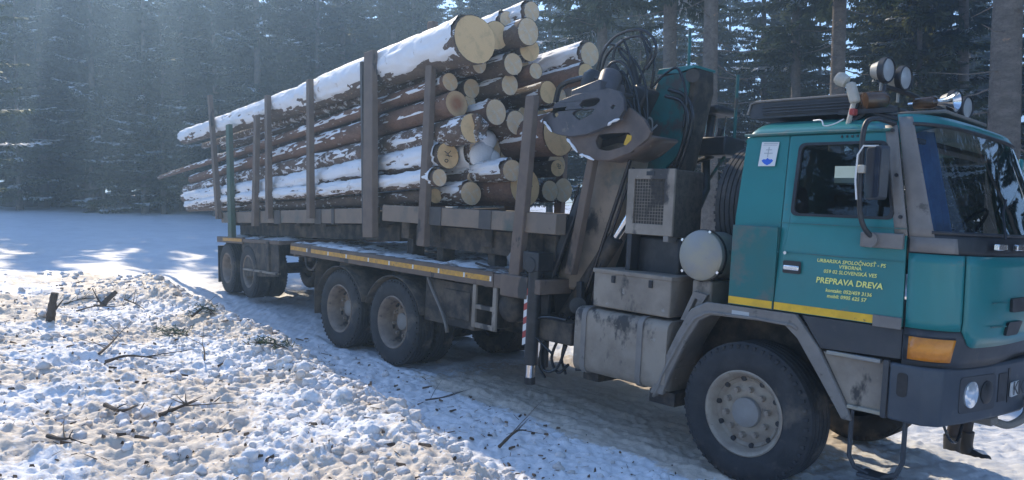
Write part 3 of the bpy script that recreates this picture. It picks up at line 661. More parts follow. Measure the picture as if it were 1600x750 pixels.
# front shell: corner panels, bonnet flap, cowl, windscreen
def fgrid(t0, t1, z0, z1, nu, nv, off=0.):
    return MB().grid(lambda s, q: front(tcurve(t0 + (t1 - t0) * s), z0(s) + (z1(s) - z0(s)) * q if callable(z0) else z0 + (z1 - z0) * q, off), nu, nv)
K = .70
P('corner_panel', fgrid(-1, -K, 1.475, 2.0, 16, 8, .012), M_teal, cab, solid=.02, smooth=180)
P('corner_panel', fgrid(K, 1, 1.475, 2.0, 16, 8, .012), M_teal, cab, solid=.02, smooth=180)
fl = P('front_flap', MB().grid(lambda s, q: front(tcurve(-K + .012 + (2*K - .024) * s), (1.36 + .12 * max(0, 1 - min(s, 1-s) / .06)) * (1 - q) + 2.0 * q, .014), 40, 8), M_teal, cab, solid=.02, smooth=180)
P('lower_front', fgrid(-1, 1, 1.21, 1.48, 50, 4, .002), M_dark, cab, solid=.02, smooth=180)
P('cowl', fgrid(-1, 1, 2.0, 2.15, 50, 4, .004), M_black, cab, solid=.02, smooth=180)
ws = P('windscreen', fgrid(-.90, .90, 2.15, 2.93, 40, 10, .0), M_glass, cab, smooth=180)
P('windscreen_frame', fgrid(-1, 1, 2.92, 3.0, 50, 3, .006), M_teal, cab, solid=.02, smooth=180)
P('windscreen_seal', MB().tube([front(tcurve(-.9 + 1.8 * k / 40), 2.15, .004) for k in range(41)], .014, 6).tube([front(tcurve(-.9 + 1.8 * k / 40), 2.925, .006) for k in range(41)], .014, 6), M_black, cab)
for sg in (-1, 1):
    P('windscreen_pillar', MB().grid(lambda s, q, sg=sg: front(sg * tcurve(1 - .11 * s), 2.1 + .88 * q, .012), 6, 10), M_grey if sg < 0 else M_teal, cab, solid=.03, smooth=180)
    P('pillar_cap', MB().grid(lambda s, q, sg=sg: Vector((xs(2.12 + .80*q) - .085 + .085 * s, sg * (yw(2.12 + .80*q) + .014), 2.12 + .80 * q)), 2, 8), M_grey if sg < 0 else M_teal, cab, solid=.02)
for z in (2.25, 2.55, 2.88):
    q_ = Vector((xs(z) - .03, -(yw(z) + .022), z)); P('bolt', MB().cyl(q_, q_ + Vector((0, -.012, 0)), .014, n=8), M_black, cab)
# recessed slots, badge ring, wipers, washer nozzles on the front
for zz, t0, t1 in ((1.66, -.47, -.22), (1.49, -.50, -.28)):
    P('front_handle_recess', MB().plate(rpoly([(t0, zz - .055), (t1 - .04, zz - .055), (t1, zz + .045), (t0, zz + .045)], .02), [], lambda a, b, s: front(a, b, .034 - .03 * s)), M_black, cab)
    P('pressed_crease', MB().box(0, 1, -.004, .004, -.004, .004, Matrix.LocRotScale(front(-.70, zz + .02, .034), (front(-.50, zz + .02, .034) - front(-.70, zz + .02, .034)).to_track_quat('X', 'Z'), Vector((.22, 1, 1)))), M_teal_lo, cab)
bd = P('badge', MB().lathe([(.0, -.03), (.135, -.03), (.14, -.02), (.14, .02)], front(-.05, 1.72, .03), (-1, 0, 0), 40), mat('badge_face', (.42, .35, .36), .4), cab)
P('badge_ring', MB().lathe([(.118, -.034), (.122, -.037), (.128, -.037), (.132, -.034)], front(-.05, 1.72, .03), (-1, 0, 0), 40), M_red, cab)
P('wiper', MB().tube([front(-.55, 2.13, .03), front(-.42, 2.32, .03), front(-.25, 2.42, .02)], .009, 6), M_black, cab)
P('wiper', MB().tube([front(.1, 2.13, .03), front(.25, 2.32, .03), front(.40, 2.42, .02)], .009, 6), M_black, cab)
for t in (-.62, -.36): P('cowl_catch', MB().box(-.02, .015, -.10, .10, -.022, .022, Matrix.Translation(front(t, 2.07, .03))), M_chrome, cab, bevel=.005)
P('cowl_plate', MB().grid(lambda s, q: front(tcurve(-1 + .25 * s), 2.01 + .105 * q, .018), 8, 2), M_grey, cab, solid=.02, smooth=180)
P('mirror_base', MB().box(.87, 1.17, -1.265, -1.222, 2.02, 2.13), M_grey, cab, bevel=.01)
# indicator in the corner, lower skirts
P('indicator', MB().grid(lambda s, q: front(tcurve(-.995 + .27 * s), 1.255 + .16 * q, .022), 12, 2), M_orange, cab, solid=.025, smooth=180)
P('indicator_frame', MB().grid(lambda s, q: front(tcurve(-1.0 + .282 * s), 1.245 + .18 * q, .010), 12, 2), M_black, cab, solid=.015, smooth=180)
# bumper: outline in plan, extruded
BP = [(-1.24, 1.36), (-1.16, 1.46), (-.9, 1.525), (-.5, 1.60), (0, 1.66), (.5, 1.60), (.9, 1.525), (1.16, 1.46), (1.24, 1.36)]
ob_ = [(1.13, -1.24)] + [(x, y) for y, x in BP] + [(1.13, 1.24)]; ib_ = [(x - .06 if x > 1.2 else x, y * .955) for x, y in ob_][::-1]
bu = P('bumper', MB().plate(ob_ + ib_, [], lambda a, b, s: (a, b, 1.21 if s == 0 else .80)), M_bump, bevel=.02)
P('bumper_top', MB().plate(ob_, [], lambda a, b, s: (a - .01, b * .99, 1.205 if s == 0 else 1.18)), M_bump, bu)
P('bumper_slot', MB().plate(rpoly([(1.19, .98), (1.26, .98), (1.26, 1.15), (1.19, 1.15)], .03), [], lambda a, b, s: (a, -1.246 + .01 * s, b)), M_black, bu)
def bfront(y, z, off=0):
    x = float(np.interp(y, [q_[0] for q_ in BP], [q_[1] for q_ in BP])); return Vector((x + off, y, z))
def lampdisc(name, y, z, r, m, off, par, ax=(-1, .15, 0)): return P(name, MB().lathe([(.0, -.012), (r * .7, -.010), (r, .0), (r, .02)], bfront(y, z, off), ax, 32), m, par)
for sg in (-1, 1):
    P('headlamp_recess', MB().plate(rpoly([(sg*.97, .88), (sg*.50, .88), (sg*.50, 1.14), (sg*.97, 1.14)], .04), [], lambda a, b, s: bfront(a, b, .006 - .02 * s)), M_dark, bu)
    hl = lampdisc('headlamp', sg * .83, 1.01, .095, M_glassl, .012, bu, (-1, .17 * -sg, 0)); lampdisc('fog_lamp_hole', sg * .62, 1.01, .085, M_black, .010, bu, (-1, .17 * -sg, 0))
    P('grille_opening', MB().plate([(sg*.45, .92), (sg*.31, .92), (sg*.31, 1.13), (sg*.45, 1.13)], [], lambda a, b, s: bfront(a, b, .006 - .02 * s)), M_black, bu)
npl = P('number_plate', MB().plate(rpoly([(-.26, .94), (.26, .94), (.26, 1.05), (-.26, 1.05)], .012), [], lambda a, b, s: bfront(a, b, .020 - .012 * s)), M_white, bu)
P('plate_recess', MB().plate([(-.29, .90), (.29, .90), (.29, 1.16), (-.29, 1.16)], [], lambda a, b, s: bfront(a, b, .006 - .012 * s)), M_black, bu)
P('tow_hook', MB().tube(smooth_path([(1.56, -.30, .74), (1.64, -.22, .72), (1.70, -.05, .78), (1.68, .08, .90)], 6), .03, 8), M_steelg, bu)
P('tow_bracket', MB().box(1.25, 1.60, -.5, -.35, .74, .80), M_steelg, bu, bevel=.01)
P('cable', MB().tube(smooth_path([(1.42, -1.0, .82), (1.47, -.98, .70), (1.48, -.85, .66), (1.48, -.75, .78)], 6), .010, 6), M_hose, bu)
# door on the viewer's side
def T2y(pts, y=-1.2): return T2(pts, y)
dout = rpoly([(.205, 1.465), (1.19, 1.465), (1.178, 2.12), (1.03, 2.868), (.205, 2.868)], .012, 2)
win = rpoly([(.30, 2.235), (1.075, 2.235), (.965, 2.80), (.30, 2.80)], .06, 6)
door = P('door', MB().plate(dout, [win], lambda a, b, s: (a, -(yw(b) + .008 - .03 * s), b)), M_teal, bevel=.006)
door['label'] = 'teal passenger door with yellow lettering and a yellow bottom stripe'
def ins(poly, k): 
    c = sum((Vector(p) for p in poly), Vector((0, 0))) / len(poly); return [tuple(c + (Vector(p) - c) * k) for p in poly]
P('window_seal', MB().plate(ins(win, 1.03), [ins(win, .955)], lambda a, b, s: (a, -(yw(b) + .014 - .03 * s), b)), M_black, door)
P('window_pane', MB().plate(ins(win, .99), [], lambda a, b, s: (a, -(yw(b) - .006 - .005 * s), b)), M_glass, door)
P('yellow_stripe', MB().plate([(.21, 1.47), (.99, 1.47), (.99, 1.53), (.21, 1.53)], [], lambda a, b, s: (a, -1.2305 + .003 * s, b)), M_yel, door)
P('yellow_stripe', MB().plate([(-.205, 1.47), (.19, 1.47), (.19, 1.53), (-.205, 1.53)], [], lambda a, b, s: (a, -1.2296 + .003 * s, b)), M_yel, cab)
P('hinge_cover', MB().box(.99, 1.19, -1.245, -1.225, 1.45, 1.535), M_grey, door, bevel=.006)
P('door_handle', MB().box(.275, .405, -1.250, -1.228, 1.795, 1.835), M_chrome, door, bevel=.008)
P('handle_recess', MB().plate(rpoly([(.265, 1.77), (.415, 1.77), (.415, 1.87), (.265, 1.87)], .015), [], lambda a, b, s: (a, -1.2305 + .003 * s, b)), M_black, door)
P('lock', MB().cyl((.28, -1.227, 1.93), (.28, -1.24, 1.93), .013, n=12), M_chrome, door)
P('door_crease', MB().box(.21, 1.18, -1.2315, -1.226, 2.163, 2.171), M_teal_lo, door)
P('door_crease', MB().box(.21, 1.18, -1.2315, -1.226, 1.93, 1.936), M_teal_lo, door)
for xx in (.62, .66, .70, .74): P('vent_slot', MB().box(xx, xx + .012, -1.137, -1.11, 2.838, 2.856), M_black, door)
# far door, standing open
od = P('driver_door', MB().plate([(0, 1.47), (.98, 1.47), (.98, 2.87), (.14, 2.87), (0, 2.12)], [[(.12, 2.24), (.88, 2.24), (.88, 2.78), (.22, 2.78)]], lambda a, b, s: (-a, .035 * s, b)), M_teal, bevel=.008)
od.matrix_local = Matrix.Translation((1.19, 1.235, 0)) @ Matrix.Rotation(radians(-80), 4, 'Z')
od['label'] = 'teal driver door swung open'
P('window_pane', MB().plate([(.12, 2.24), (.88, 2.24), (.88, 2.78), (.22, 2.78)], [], lambda a, b, s: (-a, .012 + .006 * s, b)), M_glass, od)
# lettering
FONT = None
def text(name, body, x0, z0, x1, m, par, y=-1.2306, shear=.12, bold=.016, maxh=None, fn=None):
    cu = bpy.data.curves.new(name, 'FONT'); cu.body = body; cu.shear = shear; cu.offset = bold; cu.size = 1; cu.resolution_u = 2
    to = bpy.data.objects.new(name, cu); COL.objects.link(to); bpy.context.view_layer.update()
    me = bpy.data.meshes.new_from_object(to.evaluated_get(bpy.context.evaluated_depsgraph_get())); bpy.data.objects.remove(to); bpy.data.curves.remove(cu)
    co = np.array([v.co[:] for v in me.vertices]); a, b = co[:, 0].min(), co[:, 0].max(); k = (x1 - x0) / (b - a); kz = k if not maxh else maxh
    for v in me.vertices:
        p = ((v.co.x - a) * k + x0, v.co.y * kz + z0); v.co = fn(*p) if fn else (p[0], y, p[1])
    me.materials.clear(); me.materials.append(m)
    return O(name, me, m, par)
def ttext(body, u0, v0, u1, **kw):
    p = bp(u0, v0, 1, -1.23); q_ = bp(u1, v0 + (u1 - u0) * .115, 1, -1.23); return text('lettering', body, p.x, p.z, q_.x, M_text, door, **kw)
ttext('URBARSKA SPOLOČNOSŤ - PS', 1277, 409, 1384)
ttext('VÝBORNÁ', 1311, 419.5, 1346)
ttext('059 02 SLOVENSKÁ VES', 1287, 426, 1370)
ttext('PREPRAVA DREVA', 1275, 441, 1379, bold=.022)
ttext('kontakt: 052/459 3136', 1290, 455.5, 1362, bold=.022)
ttext('mobil: 0905 625 57', 1292, 464.5, 1354, bold=.022)
text('lettering', 'KK-27', -.235, .955, .14, mat('plate_black', (.02, .02, .025), .5), npl, shear=0, bold=.01, fn=lambda a, b: bfront(a, b, .024))
# coat-of-arms sticker on the cab side
def stp(u, v, off): 
    q_ = bp(u, v, 1, -1.13); return (q_.x, -(yw(q_.z) + .0065 + off), q_.z)
def sticker(name, pts, m, off, par): return P(name, MB().plate(pts, [], lambda a, b, s: stp(a, b, off - .002 * s)), m, par)
st = sticker('sticker', [(1191, 222), (1218, 222), (1213, 260), (1187, 260)], M_white, .002, cab)
st['label'] = 'white sticker with a pale double cross above blue hills'
sticker('hills_emblem', [(1192, 251.5), (1195, 249), (1199, 249.5), (1201, 247), (1204, 249.5), (1208, 249), (1210, 251.5), (1206, 256), (1201, 258.5), (1196, 256)], M_blue, .004, cab)
for b_ in ([(1202, 230), (1203.4, 230), (1201.6, 246), (1200.2, 246)], [(1198, 233.5), (1207.5, 233.5), (1207.3, 235), (1197.8, 235)], [(1195.5, 239), (1208.5, 239), (1208.3, 240.5), (1195.3, 240.5)], [(1193, 226.8), (1215, 226.8), (1215, 227.6), (1193, 227.6)], [(1194, 223.8), (1216, 223.8), (1216, 225.4), (1194, 225.4)]):
    sticker('emblem_line', b_, M_lgrey, .004, cab)
# sill, step panel, fender
sil = P('sill', MB().plate([(.44, 1.455), (1.195, 1.455), (1.195, 1.24), (.60, 1.22)], [], lambda a, b, s: (a, -1.215 + .04 * s, b)), M_dark, bevel=.006)
stp_ = P('step_panel', MB().plate([(.62, 1.20), (1.09, 1.205), (1.09, .82), (.84, .82)], [], lambda a, b, s: (a, -1.20 + .04 * s, b)), M_steelg, bevel=.008)
P('step_edge', MB().box(.66, 1.06, -1.23, -1.18, 1.185, 1.215), M_alu, stp_, bevel=.006); P('step_edge', MB().box(.84, 1.09, -1.23, -1.18, .81, .84), M_alu, stp_, bevel=.006)
P('step_strut', MB().box(1.085, 1.125, -1.24, -1.2, .80, 1.22), M_dark, stp_, bevel=.006)
hs = P('hanging_step', MB().tube([(.86, -1.17, .82), (.86, -1.17, .45), (.90, -1.16, .37), (1.0, -1.15, .34)], .018, 8).tube([(1.24, -1.17, .82), (1.24, -1.17, .50), (1.20, -1.16, .40), (1.10, -1.15, .34)], .018, 8), M_dark, stp_)
P('step_tread', MB().box(.93, 1.16, -1.2, -1.02, .315, .345), M_dark, stp_, bevel=.01)
def arch(s, off=0, R=.70):          # fender profile in (x, z)
    pts = [(-.92, .55), (-.82, .80), (-.66, 1.12), (-.54, 1.32), (-.40, 1.405), (.05, 1.415), (.40, 1.405), (.55, 1.26), (.66, 1.12), (.78, .90), (.86, .76)]
    k = s * (len(pts) - 1); i = min(int(k), len(pts) - 2); a = Vector(pts[i]).lerp(Vector(pts[i+1]), k - i); return a
fe = P('fender', MB().grid(lambda s, t: (arch(s * .62).x, -1.25 + .5 * t ** .8, arch(s * .62).y - .03 * (1 - t) ** 3), 26, 6), M_grey, solid=.022)
P('fender_lip', MB().plate([(-.96, .54), (-.86, .80), (-.70, 1.14), (-.57, 1.37), (-.42, 1.45), (.40, 1.455), (.60, 1.22), (.84, .82), (.88, .72), (.81, .72), (.60, 1.02), (.42, 1.27), (.30, 1.365), (-.36, 1.345), (-.48, 1.28), (-.60, 1.08), (-.74, .78), (-.82, .55)], [], lambda a, b, s: (a, -1.235 + .05 * s, b)), M_grey, fe, bevel=.01)
P('inner_wing', MB().grid(lambda s, t: (-.70 + 1.4 * s, -.80, .75 + .62 * t), 2, 2), M_chassis, fe, solid=.03)
box('pressure_label', -.16, .0, -1.2375, -1.2355, 1.375, 1.415, M_lgrey, fe, 0)
P('fender_bracket', MB().plate([(-.72, 1.25), (-.60, 1.25), (-.46, 1.50), (-.60, 1.52)], [rpoly([(-.64, 1.33), (-.60, 1.33), (-.55, 1.45), (-.58, 1.46)], .01)], lambda a, b, s: (a, -1.16 + .04 * s, b)), M_grey, fe)
# roof duct, lamp bar, lamps, horns
du = P('roof_air_duct', MB().plate(rpoly([(-.33, 3.06), (.66, 3.06), (.66, 3.20), (-.33, 3.20)], .045), [], lambda a, b, s: (a + .06 * s * 0, -.86 + 1.72 * s, b)), M_dark, bevel=.015)
P('duct_opening', MB().plate([(-.20, 3.085), (.62, 3.085), (.62, 3.175), (-.20, 3.175)], [], lambda a, b, s: (a, -.872 + .01 * s, b)), M_black, du)
for k in range(3): P('duct_slat', MB().box(-.20, .62, -.885, -.868, 3.10 + .024 * k, 3.109 + .024 * k), M_dark, du)
P('duct_edge', MB().tube([(-.345, -.87, 3.10), (-.32, -.87, 3.19), (-.27, -.87, 3.207), (.66, -.87, 3.207)], .010, 6), M_grey, du)
br = P('lamp_bar', MB().tube([(.74, -.72, 3.12), (.74, -.70, 3.28), (.77, -.3, 3.28), (.82, .4, 3.22), (.82, .95, 3.20), (.82, .97, 3.02)], .02, 8), M_black)
def rlamp(x, y, z, r):
    l = P('roof_lamp', MB().lathe([(.03, -.12), (.06, -.11), (r * .93, -.02), (r, .0)], (x, y, z), (.96, -.12, -.05), 30), M_cream)
    P('lamp_rim', MB().lathe([(r * .96, -.035), (r * 1.07, -.03), (r * 1.07, .015), (r * .98, .022), (r * .93, .012)], (x, y, z), (.96, -.12, -.05), 30), M_black, l)
    P('lamp_lens', MB().lathe([(.0, .022), (r * .5, .018), (r * .95, .008)], (x, y, z), (.96, -.12, -.05), 30), M_glassl, l)
    P('lamp_stem', MB().cyl((x - .04, y, z - r), (x - .04, y, z - r - .10), .012, n=8), M_alu, l)
rlamp(.72, -.62, 3.425, .095); rlamp(.78, -.42, 3.385, .095); rlamp(.83, .62, 3.33, .10); rlamp(.85, .86, 3.30, .10)
P('beacon', MB().lathe([(.0, -.10), (.07, -.095), (.075, -.04), (.075, .06), (.05, .09), (.0, .095)], (.74, -.84, 3.15), (.6, .75, .1), 22), M_brown)
P('beacon_bracket', MB().box(.50, .95, -.95, -.90, 3.04, 3.075).tube([(.60, -.95, 2.98), (.72, -.9, 3.06), (.98, -.95, 2.98)], .018, 6), M_black)
P('horn', MB().lathe([(.015, -.30), (.02, -.1), (.035, 0), (.075, .08), (.07, .082), (.0, .0)], (1.05, -.25, 3.20), (.97, -.1, 0), 22), M_chrome)
P('horn', MB().lathe([(.0, -.1), (.045, -.09), (.05, .05), (.04, .07), (.0, .07)], (.90, -.25, 3.20), (.97, -.1, 0), 18), M_brown)
P('roof_tray', MB().box(.62, 1.12, -.45, .55, 3.08, 3.11), M_grey, bevel=.01)
wk = P('work_lamp', MB().box(-.035, .035, -.04, .04, -.085, .085, Matrix.Translation((.62, -.98, 3.20)) @ Matrix.Rotation(radians(-18), 4, 'Y')), M_cream, bevel=.02)
P('work_lamp_stalk', MB().tube([(.60, -1.0, 2.92), (.62, -1.0, 3.02), (.63, -.98, 3.12)], .02, 8), M_cream, wk)
P('work_lamp_head', MB().lathe([(.0, -.05), (.045, -.04), (.055, .02), (.04, .05), (.0, .055)], (.53, -.98, 3.31), (-.8, -.1, .5), 18), M_cream, wk)
box('mirror_arm_cap', .665, .705, -1.13, -1.06, 3.01, 3.06, M_red, wk, .008)
P('wire', MB().tube(smooth_path([(.36, -1.07, 2.99), (.44, -1.1, 2.985), (.47, -1.11, 2.94), (.54, -1.1, 2.95), (.60, -1.06, 2.99)], 5), .006, 5), M_white, wk)
# mirror
ma = P('mirror_arm', MB().tube(smooth_path([(1.00, -1.10, 2.93), (.93, -1.28, 2.95), (.89, -1.36, 2.88), (.89, -1.37, 2.6), (.90, -1.37, 2.3), (.925, -1.33, 2.16), (.97, -1.25, 2.08)], 7), .019, 10), M_black)
P('mirror_housing', MB().plate(rpoly([(-.10, -.19), (.10, -.19), (.10, .19), (-.10, .19)], .035), [], lambda a, b, s: (.06 * s, a, b)), M_dark, ma, bevel=.012).matrix_local = Matrix.Translation((.97, -1.36, 2.555)) @ Matrix.Rotation(radians(52), 4, 'Z')
P('mirror_glass', MB().plate(rpoly([(-.088, -.178), (.088, -.178), (.088, .178), (-.088, .178)], .03), [], lambda a, b, s: (-.004 + .003 * s, a, b)), mat('mirror_face', (.035, .045, .065), .08, .2), ma).matrix_local = Matrix.Translation((.97, -1.36, 2.555)) @ Matrix.Rotation(radians(52), 4, 'Z')
P('mirror_rail', MB().tube([(.885, -1.40, 2.36), (.87, -1.405, 2.5), (.875, -1.405, 2.68), (.91, -1.40, 2.745), (1.0, -1.36, 2.745)], .007, 6), M_white, ma)
box('mirror_clamp', .875, .925, -1.40, -1.36, 2.55, 2.61, M_cream, ma, .008)
P('mirror_foot', MB().cyl((.95, -1.29, 2.075), (.95, -1.222, 2.075), .055, n=18), M_grey, ma)
# inside the cab
for yy in (-.62, .62):
    s_ = P('seat', MB().box(.05, .60, yy - .26, yy + .26, 1.75, 1.92), M_seat, bevel=.05)
    P('seat_back', MB().box(-.07, .07, -.25, .25, 0, .62, Matrix.Translation((.05, yy, 1.88)) @ Matrix.Rotation(radians(-10), 4, 'Y')), M_seat, s_, bevel=.05)
    P('headrest', MB().box(-.05, .05, -.14, .14, 0, .2, Matrix.Translation((-.07, yy, 2.54)) @ Matrix.Rotation(radians(-10), 4, 'Y')), M_seat, s_, bevel=.04)
da = P('dashboard', MB().box(1.12, 1.42, -1.08, 1.08, 1.85, 2.12), M_black, bevel=.04)
P('steering_wheel', MB().tube([Vector((1.0, .62, 2.18)) + Matrix.Rotation(radians(-55), 3, 'Y') @ Vector((.23 * cos(a), .23 * sin(a), 0)) for a in np.linspace(0, 2*pi, 25)], .016, 8).cyl((1.0, .62, 2.18), (1.18, .62, 2.0), .03), M_black)
P('curtain', MB().grid(lambda s, t: Vector((1.02 + .11 * s + .018 * sin(s * 20) + (1 - t) * .17, -.96 + .22 * s, 2.16 + .74 * t)), 24, 6), M_curt, cab, solid=.006)
P('card', MB().box(.60, .76, -1.155, -1.15, 2.48, 2.62), M_card, door)
box('sun_visor', .96, 1.12, -.95, .95, 2.80, 2.84, M_black, cab, .01)

# load frame on the truck ----------------------------------------------------
def stake(name, b, t, w, d, m, par, lab=None):
    b, t = Vector(b), Vector(t); z = (t - b); k = MB()
    q0 = [b + Vector((x, y, 0)) for x, y in ((-w, -d), (w, -d), (w, d), (-w, d))]; q1 = [t + Vector((x * .82, y * .82, 0)) for x, y in ((-w, -d), (w, -d), (w, d), (-w, d))]
    o = P(name, k.hexa(q0, q1), m, par, bevel=.01)
    return o
lf = P('load_frame', MB().box(-5.62, -2.30, -1.21, -1.05, 1.92, 2.14).box(-5.62, -2.30, 1.05, 1.21, 1.92, 2.14), M_beam, bevel=.01)
P('lower_beam', MB().box(-5.1, -2.5, -1.0, -.85, 1.62, 1.90).box(-5.1, -2.5, .85, 1.0, 1.62, 1.90), M_chassis, lf, bevel=.01)
for xx in (-5.3, -4.62, -3.6, -2.75):
    box('bolster', xx - .09, xx + .09, -1.04, 1.04, 1.70, 2.10, M_chassis, lf, .01)
    box('bolster_foot', xx - .07, xx + .07, -.95, -.75, 1.44, 1.72, M_chassis, lf, .01); box('bolster_foot', xx - .07, xx + .07, .75, .95, 1.44, 1.72, M_chassis, lf, .01)
box('stake_pocket', -4.52, -4.28, -1.225, -1.03, 1.915, 2.146, M_bracket, lf, .008); box('stake_pocket', -3.55, -3.33, -1.222, -1.03, 1.918, 2.143, M_bracket, lf, .008)
box('stake_pocket', -3.06, -2.62, -1.275, -1.1, 1.20, 1.445, M_stake, lf, .015)
for sg in (-1, 1):
    stake('stake', (-4.62, sg * 1.22, 1.64), (-4.60, sg * 1.24, 4.46), .075, .05, M_stake, lf)
    stake('stake', (-2.88, sg * 1.20, 1.36), (-2.74, sg * 1.22, 3.40), .085, .05, M_stake, lf)
stake('stake', (-2.29, -.95, 1.5), (-2.02, -.95, 2.95), .055, .05, M_stake, lf)
P('chain', MB().tube(smooth_path([(-3.7, -1.1, 1.50), (-3.4, -1.15, 1.48), (-3.1, -1.2, 1.50), (-2.8, -1.22, 1.47), (-2.5, -1.15, 1.46)], 5), .016, 6), M_black, lf)

# crane -----------------------------------------------------------------------
YB = -.55
def Q(pts, y): return T2(pts, y)
def pplate(name, px, y, th, m, par, holes=(), bevel=.012, **kw):
    return P(name, MB().plate(Q(px, y), [Q(h, y) for h in holes], lambda a, b, s: (a, y + th * s, b)), m, par, bevel=bevel, **kw)
cr = P('loading_crane', MB().box(-2.75, -2.05, -1.15, 1.15, .78, 1.02).cyl((-2.4, 0, .9), (-2.4, 0, 1.9), .26, n=24).box(-2.72, -2.1, -.55, .55, 1.0, 1.35), M_chassis, bevel=.015)
pplate('base_plate', [(846, 440), (905, 300), (912, 300), (858, 445), (852, 575), (843, 575)], -.98, .05, M_black, cr)
pplate('base_plate', [(900, 440), (908, 440), (908, 580), (898, 580)], -.95, .06, M_black, cr)
pplate('outer_boom', [(866, 448), (905, 300), (925, 235), (968, 222), (988, 245), (972, 320), (925, 445), (905, 455)], -.80, .30, M_boom, cr, bevel=.03)
pplate('boom_foot', [(862, 440), (925, 445), (912, 520), (870, 515)], -.76, .22, M_black, cr)
pplate('main_boom', [(905, 470), (950, 320), (985, 215), (1030, 118), (1088, 104), (1088, 140), (1060, 258), (1014, 400), (975, 480)], -.22, .34, M_chassis, cr, bevel=.03)  # teal boom; dark colour paints in the shade and hose clutter on its right
pplate('boom_side_plate', [(935, 455), (958, 340), (990, 240), (1030, 122), (1056, 115), (1078, 112), (1074, 150), (1066, 190), (1062, 240), (1040, 262), (1024, 310), (985, 390), (958, 450)], -.25, .03, M_teal_crane, cr, bevel=.004)  # teal sheet, shaped to the part of the boom left unshaded
pplate('boom_top_plate', [(1026, 116), (1030, 108), (1062, 104), (1086, 101), (1086, 105), (1060, 114)], -.24, .38, M_teal, cr, bevel=.004)  # lighter teal than the boom: sunlight on the sloped face put into the colour
def Pt(u, v, y): q_ = bp(u, v, 1, y); return (q_.x, q_.y, q_.z)
hc = P('hydraulic_cylinder', MB().cyl(Pt(868, 520, -.78), Pt(962, 372, -.78), .085, n=20), M_chassis, cr)
P('piston_rod', MB().cyl(Pt(960, 375, -.78), Pt(1004, 305, -.78), .045, n=16), M_chrome, cr)
P('pivot_pin', MB().cyl(Pt(903, 478, -1.0), Pt(903, 478, -.6), .09, n=20), M_black, cr)
P('pivot_pin', MB().cyl(Pt(1082, 118, -.33), Pt(1082, 118, .25), .07, n=20), M_black, cr)
# the letters painted along the boom
def btext(body, u0, v0, u1, v1, m, y):
    a, b = Vector(Pt(u0, v0, y)), Vector(Pt(u1, v1, y)); d = b - a; ang = atan2(d.z, d.x); L = d.length
    text('lettering', body, 0, 0, L, m, cr, shear=0, bold=0, fn=lambda p, q_: (a.x + cos(ang) * p - sin(ang) * q_, y, a.z + sin(ang) * p + cos(ang) * q_))
btext('OTIC', 984, 278, 1004, 228, M_lgrey, -.256); btext('2', 1018, 206, 1028, 196, M_lgrey, -.256)
# knuckle, hoses
P('knuckle', MB().box(-.10, .10, -.16, .16, -.20, .20, Matrix.Translation(Pt(1005, 165, -.30)) @ Matrix.Rotation(radians(28), 4, 'Y')).cyl(Pt(985, 135, -.4), Pt(1000, 230, -.4), .07), M_black, cr, bevel=.03)
P('jib_link', MB().cyl(Pt(915, 132, -.62), Pt(1005, 165, -.35), .055, n=14).cyl(Pt(955, 100, -.5), Pt(985, 150, -.4), .05, n=14).cyl(Pt(985, 95, -.42), Pt(1000, 150, -.36), .045, n=14), M_black, cr)
P('rotator', MB().lathe([(.0, -.16), (.09, -.15), (.12, -.06), (.12, .08), (.07, .14), (.0, .15)], Pt(925, 130, -.70), (.3, .1, 1), 22), M_black, cr)
def hose(px, y, r=.018):
    ys = y if isinstance(y, (list, tuple)) else [y] * len(px)
    P('hose', MB().tube(smooth_path([Pt(u, v, yy) for (u, v), yy in zip(px, ys)], 8), r, 8), M_hose, cr)
hose([(935, 112), (943, 80), (965, 55), (1000, 46), (1022, 62), (1024, 85), (1010, 108)], -.5, .016)
hose([(938, 115), (950, 84), (975, 62), (1005, 58), (1018, 78), (1012, 100)], -.42, .014)
hose([(868, 160), (876, 135), (900, 124), (930, 122), (960, 130)], -.75, .032)
hose([(965, 120), (958, 95), (962, 75), (975, 62)], -.5, .016); hose([(1005, 165), (990, 110), (968, 80), (972, 60)], -.38, .016)
hose([(1015, 155), (1022, 100), (1010, 70)], -.3, .016)
hose([(940, 120), (956, 98), (975, 100), (990, 130), (1000, 180)], -.6, .015); hose([(950, 128), (972, 112), (988, 150), (992, 200), (985, 240)], -.5, .017); hose([(930, 118), (948, 70), (985, 88), (1008, 130), (1012, 200)], -.45, .013)
hose([(975, 62), (985, 95), (978, 130), (990, 170)], -.48, .014); hose([(1000, 46), (1012, 90), (1000, 130), (1008, 190), (996, 250)], -.4, .015); hose([(960, 140), (985, 165), (1000, 210), (990, 260)], -.55, .016)
hose([(1020, 135), (1040, 115), (1060, 108), (1072, 150), (1068, 200)], -.34, .014)
hose([(1045, 140), (1070, 150), (1082, 180), (1072, 230), (1050, 290)], -.30, .022); hose([(1040, 150), (1066, 160), (1074, 190), (1062, 240), (1035, 300)], -.34, .02)
hose([(905, 290), (880, 370), (860, 420)], -.84, .012); hose([(985, 250), (955, 340), (925, 430), (905, 480)], -.86, .02); hose([(990, 262), (962, 345), (935, 420), (925, 470)], -.84, .014)
hose([(880, 490), (860, 520), (845, 550), (850, 578), (870, 575), (885, 540)], -1.0, .016); hose([(890, 495), (872, 530), (862, 560), (872, 582), (888, 570)], -.98, .016)
hose([(885, 500), (855, 495), (835, 500), (828, 515), (845, 535), (862, 552)], -1.2, .013); hose([(896, 500), (884, 530), (878, 560), (884, 585)], -.95, .014); hose([(872, 500), (850, 540), (842, 570), (852, 590)], -.97, .014)
